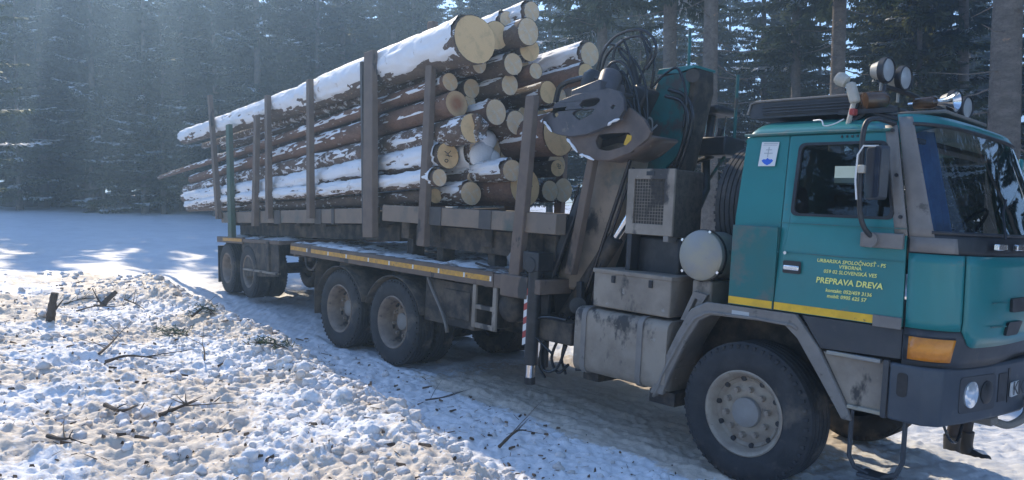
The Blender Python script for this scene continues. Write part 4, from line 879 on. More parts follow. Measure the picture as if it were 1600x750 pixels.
# stabiliser leg with warning stripes
sl = P('stabiliser_leg', MB().cyl((-2.58, -1.20, 1.70), (-2.58, -1.20, .50), .075, n=20).box(-2.70, -2.46, -1.28, -1.05, 1.52, 1.72).cyl((-2.58, -1.29, 1.58), (-2.58, -1.05, 1.58), .085, n=18), M_black, bevel=.008)
P('leg_rod', MB().cyl((-2.58, -1.20, .51), (-2.58, -1.20, .36), .05, n=16), M_chrome, sl); P('leg_foot', MB().cyl((-2.58, -1.20, .36), (-2.58, -1.20, .29), .062, n=16), M_black, sl)
for k in range(8):
    z0 = .70 + .075 * k
    P('warning_stripe', MB().hexa([(-2.665, -1.263, z0), (-2.605, -1.268, z0 + .03), (-2.605, -1.268, z0 + .105), (-2.665, -1.263, z0 + .075)], [(-2.665, -1.26, z0), (-2.605, -1.265, z0 + .03), (-2.605, -1.265, z0 + .105), (-2.665, -1.26, z0 + .075)]), M_red if k % 2 else M_white, sl)
P('stabiliser_leg', MB().cyl((-2.58, 1.20, 1.70), (-2.58, 1.20, .36), .075, n=20), M_black)
# crane operator's seat and levers
cs = P('crane_seat', MB().box(-1.85, -1.42, .30, .80, 3.33, 3.42), M_black, bevel=.035)
P('seat_post', MB().tube([(-1.65, .55, 3.33), (-1.6, .4, 2.9), (-1.5, .3, 2.5), (-1.7, .2, 1.9)], .05, 10).tube([(-1.35, .3, 3.15), (-1.45, .3, 2.85), (-1.8, .3, 2.75)], .03, 8), M_black, cs)
P('lever_console', MB().box(-1.55, -1.2, .15, .55, 2.85, 3.05), M_black, cs, bevel=.02)
for k in range(4): P('lever', MB().cyl((-1.5 + .08 * k, .2 + .06 * k, 3.0), (-1.46 + .08 * k, .18 + .06 * k, 3.28), .010, n=6), M_chrome, cs)
P('guard_rail', MB().tube([(-1.22, .35, 3.72), (-1.22, .35, 3.0), (-1.5, .35, 2.6)], .018, 8).tube([(-1.62, .0, 4.2), (-1.60, .0, 3.4), (-1.62, .0, 2.6)], .018, 8), M_teal_crane, cs)

# grapple: two curved jaws
gr = P('grapple', MB().cyl(Pt(945, 150, -.95), Pt(955, 118, -.80), .12, n=20).box(-.20, .20, -.20, .20, -.08, .08, Matrix.Translation(Pt(935, 148, -.90)) @ Matrix.Rotation(radians(-12), 4, 'Y')), M_jaw, bevel=.015)
up = [(848, 184), (853, 197), (866, 208), (890, 213), (918, 209), (946, 198), (966, 187), (975, 172), (974, 153), (966, 142), (950, 138), (925, 143), (900, 147), (882, 154), (866, 162), (862, 176), (856, 178)]
h1 = [(904, 164), (912, 156), (934, 152), (938, 157), (930, 165), (910, 169)]; h2 = [(893, 178), (900, 172), (930, 170), (924, 178), (905, 188)]; h3 = [(953, 166), (960, 163), (962, 168), (956, 172)]; h4 = [(862, 177), (870, 174), (873, 180), (866, 185)]
for yy in (-1.12, -.74): pplate('jaw_side', up, yy, .045, M_jaw, gr, [rpoly(h, 3, 3) for h in (h1, h2, h3, h4)], bevel=.008)
def web(name, px, y0, y1, m, th=.03):
    q_ = smooth_path([Vector((a, b, 0)) for a, b in Q(px, y0)], 5)
    return P(name, MB().grid(lambda s, t: (q_[int(round(s * (len(q_) - 1)))].x, y0 + (y1 - y0) * t, q_[int(round(s * (len(q_) - 1)))].y), len(q_) - 1, 1), m, gr, solid=th)
web('jaw_web', [(848, 184), (853, 197), (866, 208), (890, 213), (918, 209), (946, 198), (968, 186)], -1.115, -.70, M_jaw)
web('jaw_web', [(880, 156), (905, 147), (950, 139)], -1.115, -.70, M_jaw)
lo = [(884, 214), (892, 228), (906, 241), (930, 250), (955, 250), (985, 238), (1012, 216), (1017, 206), (1006, 186), (984, 168), (976, 174), (962, 190), (938, 203), (912, 211)]
hl1 = [(930, 222), (934, 210), (958, 208), (984, 207), (986, 218), (975, 228), (950, 236), (935, 233)]
for yy in (-1.06, -.60): pplate('jaw_side', lo, yy, .04, M_jaw2, gr, [rpoly(hl1, 4, 3)] if yy < -1 else [], bevel=.008)
web('jaw_web', [(884, 214), (892, 228), (906, 241), (930, 250), (955, 250), (985, 238), (1013, 214)], -1.055, -.57, M_jaw2)
pplate('yellow_jaw_mark', [(974, 226), (980, 210), (987, 212), (986, 219), (978, 227)], -1.064, .004, M_yjaw, gr, bevel=0)
for a, b in (((850, 190), (862, 206)), ((886, 217), (902, 238)), ((906, 242), (928, 250)), ((950, 196), (968, 186))):
    A, B = Vector(Pt(*a, -1.13)), Vector(Pt(*b, -1.13)); P('snow_crust', MB().tube(smooth_path([A, A.lerp(B, .4) + Vector((0, -.01, .01)), B], 4), [.008, .014, .018, .012, .010, .014, .016, .012, .006], 7), M_snow, gr)

# ------------------------------------------------------------------ tarpaulin bundle on the deck
tv = iv * (1 + .5 * (fbm(iv[:, 0] * 2, iv[:, 1] * 2 + iv[:, 2] * 1.5, 17, 3) - .45))[:, None] * np.array([.42, .34, .21])
me = np_mesh('tarpaulin', tv, jf); me.shade_smooth()
tag(O('tarpaulin', me, M_tarp, M=TM @ Matrix.Translation((-3.05, -.75, 1.60))), 'crumpled grey tarpaulin bundle lying on the truck deck behind the stake', 'tarpaulin')

# ------------------------------------------------------------------ the trailer (frame LM)
TL = empty('log_trailer', LM @ Matrix.Translation((-7.3, 1.2, .42)))
tag(TL, 'brown steel two-axle log trailer with tall side stakes behind the truck', 'trailer')
OFF = Matrix.Translation((7.3, -1.2, -.42))
def L(name, mb, m, par=None, **kw):
    if isinstance(mb, MB): mb.v = [tuple(OFF @ Vector(v)) for v in mb.v]
    return O(name, mb, m, par or TL, **kw)
def lbox(name, x0, x1, y0, y1, z0, z1, m, par=None, bevel=.01): return L(name, MB().box(x0, x1, y0, y1, z0, z1), m, par, bevel=bevel)
TWm = wheel_meshes(.53, .30, .305, .19, M_rimd, 8, False)
for xx in (-6.66, -8.03):
    for yy, sg, full in ((.15, -1, True), (.48, -1, False), (2.25, 1, False), (1.92, 1, False)):
        o = wheel(xx + 7.3, yy - 1.2, .96 - .42, .53, .30, .305, .19, TWm, sg, par=TL, full=full, nn=8, hubcap=False, mr=M_rimd)
tc = L('chassis', MB().box(-10.6, -3.2, .75, .87, 1.25, 1.50).box(-10.6, -3.2, 1.53, 1.65, 1.25, 1.50).box(-4.2, -.3, 1.1, 1.3, 1.15, 1.32), M_chassis, bevel=.01)
for xx in (-6.66, -8.03): L('axle', MB().cyl((xx, .2, .95), (xx, 2.2, .95), .07, n=12), M_chassis, tc)
for xx in (-10.4, -8.6, -6.0, -4.0): lbox('cross_member', xx - .06, xx + .06, .87, 1.53, 1.28, 1.47, M_chassis, tc)
dk2 = lbox('deck', -8.65, -4.9, .0, 2.4, 1.53, 1.60, M_stake)
lbox('deck_side_rail', -8.65, -6.92, -.012, .05, 1.50, 1.625, M_stake, dk2); lbox('reflective_tape', -8.2, -6.95, -.018, -.0125, 1.54, 1.60, M_amb, dk2, 0)
def dsurf(s, t):
    x = -8.6 + 3.7 * s; y = .03 + 2.3 * t; ed = min(1, s * 30, (1 - s) * 30, t * 20, (1 - t) * 20)
    p = (x, y, 1.598 + ed * max(-.01, .02 + .16 * (float(fbm(np.array(x * 4), np.array(y * 4), 63, 4)) - .42))); return p
L('snow_layer', MB().grid(dsurf, 60, 30), M_decksnow, dk2, smooth=180)
mp_ = L('wheel_cover', MB().plate([(-7.05, 1.60), (-5.0, 1.60), (-5.0, .95), (-6.9, .85), (-7.05, 1.1)], [], lambda a, b, s: (a, .02 + .03 * s, b)), M_chassis, bevel=.008)
lbox('cover_rail', -6.9, -5.0, -.03, .06, .98, 1.02, M_steelg, mp_)
lbox('cover_strut', -5.55, -5.40, -.02, .10, 1.0, 1.58, M_chassis, mp_)
lbox('mud_flap', -8.72, -8.69, .02, .45, .62, 1.42, M_black)
L('drawbar', MB().tube([(-4.2, .8, 1.2), (-2.2, 1.15, .98), (-.9, 1.2, .92)], .07, 10).tube([(-4.2, 1.6, 1.2), (-2.2, 1.25, .98), (-.9, 1.2, .92)], .07, 10), M_chassis)
L('brake_line', MB().tube(smooth_path([(-4.9, .5, 1.4), (-3.6, .6, 1.15), (-2.4, .8, 1.25), (-1.5, .9, 1.1)], 6), .02, 6), M_hose)
# load frame and stakes
f2 = L('load_frame', MB().box(-8.40, -1.30, .02, .16, 1.92, 2.145).box(-8.40, -1.30, 2.24, 2.38, 1.92, 2.145), M_beam, bevel=.01)
L('under_beam', MB().box(-8.2, -1.1, .35, .5, 1.66, 1.90).box(-8.2, -1.1, 1.9, 2.05, 1.66, 1.90), M_chassis, f2, bevel=.01)
for xx in (-8.0, -7.5, -6.0, -4.4, -3.3, -1.5):
    lbox('bolster', xx - .08, xx + .08, .16, 2.24, 1.86, 2.10, M_chassis, f2)
    if xx < -5: lbox('bolster_post', xx - .07, xx + .07, .40, .55, 1.58, 1.9, M_stakeg, f2); lbox('bolster_post', xx - .07, xx + .07, 1.85, 2.0, 1.58, 1.9, M_stakeg, f2)
for xx, w in ((-6.02, .10), (-5.02, .16), (-3.18, .13), (-2.6, .05)): lbox('stake_pocket', xx - w, xx + w, .005, .17, 1.905, 2.15, M_bracket, f2, .008)
def lstake(b, t, w, d, m):
    b, t = Vector(b), Vector(t); q0 = [b + Vector((x, y, 0)) for x, y in ((-w, -d), (w, -d), (w, d), (-w, d))]; q1 = [t + Vector((x * .85, y * .85, 0)) for x, y in ((-w, -d), (w, -d), (w, d), (-w, d))]
    return L('stake', MB().hexa(q0, q1), m, f2, bevel=.008)
for xb, zb, xt, zt, w, m in ((-8.37, 2.0, -8.86, 4.71, .085, M_stake), (-7.48, 1.62, -7.54, 3.94, .12, M_stakeg), (-6.05, 1.86, -5.84, 3.94, .085, M_stake), (-5.27, 2.0, -5.24, 4.23, .075, M_stake), (-3.34, 2.0, -3.29, 4.23, .07, M_stake), (-1.22, 1.73, -1.14, 4.30, .15, M_stake)):
    for yy in (-.04, 2.44): lstake((xb, yy, zb), (xt, yy, zt), w, .05, m)
L('stake_flange', MB().box(-1.42, -1.36, -.07, .12, 1.8, 4.2), M_bracket, f2)

# ------------------------------------------------------------------ the logs: one object each
LOGSEED = [0]
M_ink = mat('marker_ink', (.06, .055, .06), .7)
SCR1 = [[(-.35, .35), (-.05, .12), (.25, .40)], [(-.05, .12), (.10, -.12)], [(-.25, .05), (.35, -.05)], [(-.2 + .16 * cos(a), -.42 + .13 * sin(a)) for a in np.linspace(0, 6.3, 9)]]
SCR2 = [[(-.2, .5), (.1, .55), (.15, .35), (-.15, .25), (.2, .2)], [(.3, .5), (.45, .3), (.3, .15)], [(.05, .05), (.3, -.05), (.5, .05)]]
def log(e, re, t, rt, bark, end, snow, label, group=None, twist=0, marks=None, extra=None):
    LOGSEED[0] += 1; sd_ = LOGSEED[0]; e, t = Vector(e), Vector(t); ln = (e - t).length; d = (e - t).normalized()
    yv = Vector((0, 0, 1)).cross(d).normalized(); zv = d.cross(yv)
    F = Matrix((d, yv, zv)).transposed().to_4x4(); F.translation = e; M = LM @ F
    nr, ns = 44, 22; R = random.Random(sd_); ph = R.uniform(0, 6); am = R.uniform(.01, .05)
    def rad(k, a):
        base = re + (rt - re) * k + .10 * re * math.exp(-k * 26)
        return base * (1 + .05 * float(vnoise(np.array(k * 40 + sd_ * 9), np.array(cos(a) * 1.3 + sin(a) * .7 + 3), sd_)) - .025 + .03 * cos(2 * a + ph))
    def ctr(k): return am * sin(k * pi + ph) - am * sin(ph) * (1 - k), am * cos(k * 4 + ph) * k * (1 - k) * 3
    def pt(k, a, off=0.):
        r = rad(k, a) + off; cy, cz = ctr(k); return (-ln * k, cy + r * cos(a), cz + r * sin(a))
    cy0, cz0 = ctr(0)
    b = MB(); n0 = 0
    ks = [(i / nr) ** 1.25 for i in range(nr + 1)]
    vs = [pt(k, 2*pi*j/ns) for k in ks for j in range(ns)]
    fs = [(i*ns + j, i*ns + (j+1) % ns, (i+1)*ns + (j+1) % ns, (i+1)*ns + j) for i in range(nr) for j in range(ns)] + [tuple(range(nr*ns, (nr+1)*ns))]
    o = O('log', b.add(vs, fs).mesh('log', 60), bark, M=M)
    # cut face with a thin rim of bark standing proud
    tl_ = R.uniform(-.25, .25)
    c = MB(); rings = [0, .45, .8, .965]
    cv = [(.004 + tl_ * rr * rad(0, 0) * cos(2*pi*j/ns) * .25, cy0 + rr * rad(0, 2*pi*j/ns) * cos(2*pi*j/ns), cz0 + rr * rad(0, 2*pi*j/ns) * sin(2*pi*j/ns)) for rr in rings[1:] for j in range(ns)] + [(.004, cy0, cz0)]
    cf = [(i*ns + j, i*ns + (j+1) % ns, (i+1)*ns + (j+1) % ns, (i+1)*ns + j) for i in range(2) for j in range(ns)] + [((j+1) % ns, j, 3*ns) for j in range(ns)]
    c.add(cv, cf)
    rv = [(x, pt(0, 2*pi*j/ns)[1] if w else cy0 + .965 * rad(0, 2*pi*j/ns) * cos(2*pi*j/ns), pt(0, 2*pi*j/ns)[2] if w else cz0 + .965 * rad(0, 2*pi*j/ns) * sin(2*pi*j/ns)) for x, w in ((.004, 0), (0, 1)) for j in range(ns)]
    O('cut_face', c.mesh('cut_face', 60), end, o)
    O('bark_rim', MB().add(rv, [(j, (j+1) % ns, ns + (j+1) % ns, ns + j) for j in range(ns)]), bark, o)
    for st_ in marks or ():
        O('marker_stroke', MB().tube([(.010 + abs(tl_) * re * .12, cy0 + a_ * re, cz0 + b_ * re) for a_, b_ in st_], .0045, 5), M_ink, o)
    if extra == 'flap':
        hp = [(re * 1.0 * cos(a_), re * 1.0 * sin(a_)) for a_ in np.linspace(-1.35, 1.65, 12)] + [(re * .18, re * .2), (re * .05, -re * .3)]
        O('split_flap', MB().plate(hp, [], lambda a_, b_, s_: (-.02 if s_ else .10 + .03 * sin(b_ * 40), cy0 + a_, cz0 + b_)), bark, o, bevel=.008)
    if extra == 'lump':
        for (yy_, zz_, r_) in ((-.07, -.06, .19), (.03, .13, .13), (.10, -.10, .12)):
            me_ = np_mesh('snow_lump', iv * (1 + .5 * (fbm(iv[:, 0] * 2 + r_ * 50, iv[:, 1] * 2 + iv[:, 2], 19, 3) - .45))[:, None] * np.array([.09, r_, r_]) + np.array([.02, yy_, zz_]), jf); me_.shade_smooth(); O('snow_lump', me_, M_snowlog, o)
    if snow:
        amt, cen, wid, th = snow; nu = int(ln * 22); nv = 34
        A = np.linspace(cen - wid, cen + wid, nv + 1); Kk = np.linspace(.004, .995, nu + 1); KA, AA = np.meshgrid(Kk, A)
        fall = 1 - (np.abs(AA - cen) / wid) ** 2
        h = th * (amt * fall + 1.9 * (fbm(KA * ln * 1.1, AA * 1.5, 200 + sd_, 4) - .47) + 2.2 * (fbm(KA * ln * 5, AA * 4, 240 + sd_, 4) - .47) - .25)
        h = np.where((np.abs(AA - cen) > wid * .97), -.1, h)
        ok = h > -.25 * th; hh = np.clip(h, -.006, th)
        sv = [pt(KA[j, i], AA[j, i], hh[j, i]) for j in range(nv + 1) for i in range(nu + 1)]
        sf = [(j*(nu+1)+i, j*(nu+1)+i+1, (j+1)*(nu+1)+i+1, (j+1)*(nu+1)+i) for j in range(nv) for i in range(nu) if h[j:j+2, i:i+2].max() > 0]
        O('snow_cover', MB().add(sv, sf).mesh('snow_cover', 180), M_snowlog, o)
    tag(o, label, 'log', group or 'logs on the trailer'); return o
B0, B1, B2 = M_barks
UP = pi / 2; NEAR = UP + .75        # local +y is to the truck's left, so the viewer's side is a > pi/2
full = (1.0, NEAR, 1.75, .035); topc = (.42, UP + .3, 1.0, .03); spot = (-.12, NEAR - .3, 1.4, .018)
log((1.0, .24, 4.10), .265, (-12.1, .26, 4.08), .17, B1, M_end, full, 'thickest log, caked in snow, lying on top of the load, its broad cut end pale')
log((.80, .70, 4.25), .17, (-10.5, .75, 4.15), .11, B1, M_end, topc, 'log half hidden behind the thickest snow-caked log')
log((.35, .30, 3.70), .105, (-15.2, .30, 3.20), .05, B0, M_endf, spot, 'thin long log whose tip sticks out farthest behind the trailer')
log((.5, .30, 3.41), .15, (-11.6, .28, 2.99), .11, B0, M_endr, spot, 'smooth red-barked log with a dark red heart in its cut end')
log((.3, .62, 3.47), .09, (-9, .6, 3.4), .06, B1, M_endf, None, 'small log beside the red-hearted log end')
log((.3, .66, 3.66), .115, (-11, .62, 3.5), .08, B1, M_endf, topc, 'frosted log end above the red-hearted log end')
log((.8, .33, 3.08), .165, (-11.9, .22, 2.74), .12, B2, M_end, spot, 'frosted-bark log cut with a deep notch, half its end bright yellow', extra='flap')
log((.3, .29, 2.78), .155, (-11.7, .17, 2.53), .12, B1, M_end, full, 'snow-covered log with scribbled marks on its pale yellow end', marks=SCR1)
log((.42, .78, 2.86), .245, (-10, .8, 2.8), .15, B2, M_endf, (1.3, NEAR + .2, 2.2, .05), 'thick root-end log plugged with a big lump of snow', extra='lump')
log((.4, 1.16, 2.81), .135, (-10, 1.2, 2.8), .1, B1, M_endf, None, 'log just beyond the thick root-end log plugged with snow')
log((.3, .16, 2.50), .10, (-11.5, .12, 2.36), .08, B2, M_endf, full, 'thin snow-crusted log under the log with scribbled marks')
log((.4, .60, 2.50), .085, (-9, .55, 2.45), .06, B1, M_endf, None, 'thinnest log end, between two snow-crusted ends low in the pile')
log((0, .28, 2.28), .09, (-11.8, .25, 2.27), .08, B1, M_end, spot, 'bottom log resting on the trailer beam with a small yellow end beside the stake')
log((.5, .50, 2.30), .14, (-11, .52, 2.3), .1, B2, M_endf, (.7, NEAR, 1.5, .03), 'snow-frosted bottom log resting on the trailer beam')
log((1.15, .66, 2.56), .125, (-10, .8, 2.5), .1, B2, M_endf, (.9, UP + .5, 1.4, .04), 'snow-topped log lying over the broad bottom log with marker scrawl')
log((1.1, .90, 2.37), .215, (-11, .95, 2.4), .15, B0, M_end, (.2, UP + .5, 1.0, .03), 'broad bottom log with marker scrawl on its end, behind the front stake', marks=SCR2)
log((.8, .68, 3.30), .145, (-10, .7, 3.2), .1, B0, M_endf, topc, 'log with a round pale end right of the red-hearted log')
log((.8, 1.0, 3.19), .145, (-10, 1.05, 3.1), .1, B1, M_endf, topc, 'log with an orange-stained frosted end in the middle of the pile')
log((.8, .90, 3.66), .12, (-10, .9, 3.55), .09, B1, M_endf, topc, 'log with a frosted round end just above the middle of the pile')
log((.9, .88, 3.90), .13, (-11, .85, 3.8), .09, B1, M_endf, (.6, UP + .4, 1.1, .03), 'dark log with a snow streak under the two highest small logs')
log((.75, 1.14, 3.90), .12, (-10, 1.15, 3.8), .09, B1, M_endf, None, 'log end tucked behind the dark log with a snow streak')
log((1.0, 1.16, 3.83), .095, (-9, 1.4, 3.7), .07, B0, M_endf, None, 'small log end between the snow-streaked log and the far log', )
log((.9, 1.14, 4.11), .14, (-10, 1.2, 4.0), .1, B2, M_end, spot, 'yellow-ended log right below the frosted high log')
log((1.1, .96, 4.27), .155, (-11, 1.0, 4.15), .1, B1, M_endf, topc, 'frosted round-ended log high in the pile')
log((.7, .95, 4.48), .115, (-10, .95, 4.35), .08, B2, M_endf, full, 'second highest log, snow-dusted with a frosted end')
log((1.0, 1.10, 4.56), .115, (-10.5, 1.2, 4.4), .08, B2, M_endf, full, 'highest log of all, short snow-dusted end on the crest of the load')
log((1.45, 1.66, 4.02), .14, (-9, 1.7, 3.9), .1, B2, M_endf, full, 'snow-covered log lying beside the crane hoses')
log((1.5, 1.56, 3.76), .12, (-9, 1.5, 3.6), .09, B0, M_end, (.8, UP, .8, .03), 'log with a snowy top edge under the snow-covered log beside the crane hoses')
log((1.0, 1.36, 3.58), .13, (-9, 1.4, 3.5), .1, B1, M_end, spot, 'frosted log end level with the upper grapple jaw')
log((1.35, 1.24, 3.02), .25, (-10, 1.3, 2.95), .16, B0, M_end, spot, 'thick dark log reaching in behind the grapple jaws')
log((.8, 1.68, 2.64), .105, (-10, 1.7, 2.6), .08, B1, M_end, None, 'small yellow log end low down beside the crane boom', marks=SCR2)
log((.8, 1.55, 2.34), .13, (-10, 1.55, 2.35), .1, B1, M_endf, topc, 'bottom log beside the crane boom')
log((.6, 1.95, 2.36), .15, (-10, 1.95, 2.4), .1, B2, M_endf, None, 'snowy bottom log deep behind the crane boom', None)
for k, (y_, z_, r_) in enumerate(((2.0, 2.72, .15), (1.75, 2.98, .13), (2.05, 3.05, .14), (1.75, 3.30, .14), (2.05, 3.38, .13), (1.85, 3.62, .12), (1.2, 2.5, .12), (1.35, 3.32, .12), (.55, 3.9, .10))):
    log((.4 + .12 * (k % 3), y_, z_), r_, (-10 - .2 * k, y_, z_ - .05), r_ * .7, M_barks[k % 3], M_endf, None, 'ordinary bark-covered log buried inside the load, mostly hidden by other logs', 'logs buried inside the load')

# ------------------------------------------------------------------ the wood: spruces
def strips(V0, V1, Wd):
    """numpy arrays of ribbon ends and half-width vectors -> rhombus leaves"""
    n = len(V0); Mid = V0 * .55 + V1 * .45
    V = np.stack([V0, Mid + Wd, V1, Mid - Wd], 1).reshape(-1, 3); F = np.arange(n * 4).reshape(-1, 4); return V, F
def make_spruce(seed, H, z0, Rmax, dens, snowp, rt, dead=0):
    R = np.random.RandomState(seed); tr = MB(); pts = []; rs = []
    for k in range(9): pts.append((.08 * sin(k + seed) * k / 8, .08 * cos(k * 1.3 + seed) * k / 8, H * k / 8 - .6 * (k == 0))); rs.append(rt * (1.35 if k == 0 else 1) * (1 - k / 8) ** .8 + .012)
    tr.tube(pts, rs, 12)
    A0, A1, AW, S0, S1, SW = [], [], [], [], [], []
    z = z0
    while z < H - .25:
        k = (z - z0) / (H - z0); Lm = Rmax * (1 - k) ** .75 * (.55 + .45 * min(1, k * 5 + .35)); nb = R.randint(4, 7)
        for b in range(nb):
            a = R.uniform(0, 2 * pi); Lb = Lm * R.uniform(.6, 1.12) + .12; dr = R.uniform(.05, .22) - .35 * k + .1
            d = np.array([cos(a), sin(a), 0]); side_ = np.array([-sin(a), cos(a), 0]); zz = z + R.uniform(-.15, .15)
            def bpnt(s): return d * Lb * s + np.array([0, 0, zz - dr * Lb * s * 1.1 + .25 * Lb * s ** 3 * (.3 + dr)])
            nt_ = max(5, int(Lb * dens)); hassnow = R.rand() < snowp
            A0.append(bpnt(.05)); A1.append(bpnt(.98)); AW.append(side_ * .03)
            for q_ in range(nt_):
                s = .12 + .88 * (q_ + R.rand()) / nt_; p = bpnt(s)
                for sg in (-1, 1):
                    lt = (.16 + .42 * (1 - s) * min(1, Lb * .6)) * R.uniform(.6, 1.25)
                    dd = side_ * sg * R.uniform(.6, 1) + d * R.uniform(.3, .9) + np.array([0, 0, R.uniform(-.75, .0)]); dd /= np.linalg.norm(dd)
                    w = np.cross(dd, np.array([R.uniform(-.6, .6), R.uniform(-.6, .6), 1.])); w *= (.036 + .036 * R.rand()) / np.linalg.norm(w)
                    A0.append(p); A1.append(p + dd * lt); AW.append(w)
                    if R.rand() < .55:
                        h = np.array([R.uniform(-.15, .15), R.uniform(-.15, .15), -1.]) * lt * R.uniform(.3, .6); m_ = p + dd * lt * R.uniform(.2, .8)
                        A0.append(m_); A1.append(m_ + h); AW.append(side_ * .034 + d * R.uniform(-.03, .03))
                    if hassnow and R.rand() < .6:
                        o_ = np.array([0, 0, .025]); S0.append(p + o_); S1.append(p + dd * lt * .85 + o_); SW.append(w * 2.1)
        z += R.uniform(.26, .40) * (1.25 if H > 15 else .8)
    D0, D1 = [], []
    for q_ in range(dead):
        a = R.uniform(0, 6.28); zz = R.uniform(1.2, z0 + 1.5); Lb = R.uniform(.5, 1.8); p = np.array([0, 0, zz])
        D0.append(p); D1.append(p + np.array([cos(a) * Lb, sin(a) * Lb, -Lb * R.uniform(-.1, .35)]))
    for p, q_ in zip(D0, D1): tr.tube([p, p * .5 + q_ * .5 + np.array([0, 0, -.05]), q_], [.018, .012, .004], 4, False)
    cr_ = np_mesh('crown', *strips(np.array(A0), np.array(A1), np.array(AW)))
    sn_ = np_mesh('snow', *strips(np.array(S0), np.array(S1), np.array(SW))) if S0 else None
    return tr.mesh('trunk', 60, fix=False), cr_, sn_
VAR = {}
for k, a in {'tall1': (1, 19, 3.2, 3.1, 22, .16, .20, 16), 'tall2': (2, 21, 4.5, 3.0, 22, .14, .22, 22), 'tall3': (3, 17.5, 2.2, 3.3, 22, .18, .19, 14), 'bare': (4, 20, 7.5, 2.6, 19, .16, .20, 30), 'young': (5, 7.5, .3, 1.9, 26, .25, .08, 0), 'mid': (6, 12.5, 1.0, 2.5, 22, .22, .13, 6)}.items(): VAR[k] = make_spruce(*a)
for k, (t_, c_, s_) in VAR.items():
    t_.materials.append(M_trunk); c_.materials.append(M_leafd if k in ('tall2', 'tall3', 'bare') else M_leaf)
    if s_: s_.materials.append(M_snow)
def spruce(kind, x, y, sc, label, group, rz=None, wid=1.):
    e = empty('spruce_tree', Matrix.Translation((x, y, gz(x, y) - .1)) @ Matrix.Rotation(RNG.uniform(0, 6.28) if rz is None else rz, 4, 'Z') @ Matrix.Diagonal((sc * wid, sc * wid, sc, 1)))
    t_, c_, s_ = VAR[kind]; O('trunk', t_, None, e); c = O('crown', c_, None, e)
    if s_: tag(O('snow', s_, None, c), kind='stuff')
    tag(e, label, 'tree', group); return e
# single trees with trunks that show beside and above the truck: pixel column -> distance
def at(u, Y): return ((u - 800) / FPX * Y, Y)
def solo(kind, u, Y, sc, label, wid=1.): x, y = at(u, Y); return spruce(kind, x, y, sc, label, 'spruces beside the truck', None, wid)
solo('bare', 1566, 11.5, 1.0, 'spruce with the thickest pale trunk, standing beyond the windscreen of the truck', 1.2)
solo('bare', 1305, 19, 1.05, 'spruce with a straight dark trunk rising behind the cab roof')
solo('bare', 1108, 17, 1.0, 'spruce with a grey trunk rising just behind the crane head')
solo('bare', 1045, 19, 1.02, 'spruce with a brownish trunk behind the crane hoses')
solo('bare', 1240, 25, .95, 'slim spruce trunk between the crane and the roof duct')
solo('bare', 940, 21, .95, 'dark spruce trunk behind the snow-covered log ends')
solo('tall2', 1390, 27, .95, 'slim spruce behind the roof lamps')
solo('bare', 1500, 24, 1.0, 'spruce behind the far pair of roof lamps')
R2 = random.Random(5)
n = 0
def clear(x, y, h):                 # keep the sun's corridor to the truck, load and front bank open, as in the photograph
    for (px, py, pz) in ((3.6, 6.4, 2.5), (1.5, 8.5, 3), (-1, 9.5, 4), (-4, 13.5, 4), (-7, 17.5, 4), (0, 5, .5), (-4, 7, .5), (5.5, 5.5, 0), (-8, 12, .6), (-3, 12, .6)):
        dx, dy = x - px, y - py; t = dx * -.4384 + dy * .8988
        if t < 0: continue
        w = abs(dx * .8988 + dy * .4384)
        if w < 2.6 and t * math.tan(SUN_EL) + pz < h: return False
    return True
HT = {'tall1': 19, 'tall2': 21, 'tall3': 17.5, 'bare': 20, 'young': 7.5, 'mid': 12.5}
def scatter(count, box_, kinds, smin, smax, label, group, mind):
    placed = []; tries = 0
    while len(placed) < count and tries < 4000:
        tries += 1; x = R2.uniform(box_[0], box_[1]); y = R2.uniform(box_[2], box_[3]); k = R2.choice(kinds); sc = R2.uniform(smin, smax)
        if any((x-a)**2 + (y-b)**2 < mind**2 for a, b in placed) or not clear(x, y, HT[k] * sc): continue
        if abs(x / y) > .80 and y < 60: continue
        placed.append((x, y)); spruce(k, x, y, sc, label, group)
    return placed
scatter(36, (-34, 2, 37, 45), ('tall1', 'tall3', 'tall2'), .82, 1.0, 'tall dark spruce in the front row of the wood across the snowy clearing', 'front row of the wood', 1.9)
scatter(8, (-33, -10, 36.5, 42), ('mid', 'young'), .8, 1.1, 'low spruce growing under the tall trees at the edge of the clearing', 'undergrowth at the clearing edge', 2.0)
scatter(44, (-48, 12, 45, 62), ('tall1', 'tall2', 'tall3'), .9, 1.1, 'tall spruce deep in the wood behind the front row across the clearing', 'trees deeper in the wood', 2.4)
scatter(15, (3, 32, 22, 36), ('mid', 'young', 'mid', 'tall1'), .8, 1.1, 'spruce with dappled green crown in the thinner wood behind the cab', 'thinner wood behind the cab', 2.6)
scatter(15, (4, 46, 37, 55), ('tall1', 'tall3', 'mid'), .85, 1.1, 'spruce far back in the thinner wood behind the cab', 'far trees behind the cab', 2.8)
scatter(26, (-44, 4, 47, 60), ('mid', 'young'), .8, 1.15, 'low dense spruce filling the gaps between trunks deep in the wood', 'undergrowth deep in the wood', 2.2)
for k in range(18):                 # the wood goes on to the side of the truck front: the windscreen mirrors it
    a_ = radians(44 + 2.9 * k); rr_ = 14.5 + 12 * R2.random(); x, y = sin(a_) * rr_ + 1.5, cos(a_) * rr_ + 1.5
    spruce(R2.choice(('tall1', 'tall3', 'mid', 'bare')), x, y, R2.uniform(.8, 1.0), 'spruce standing off beyond the open road in front of the truck', 'wood in front of the truck')
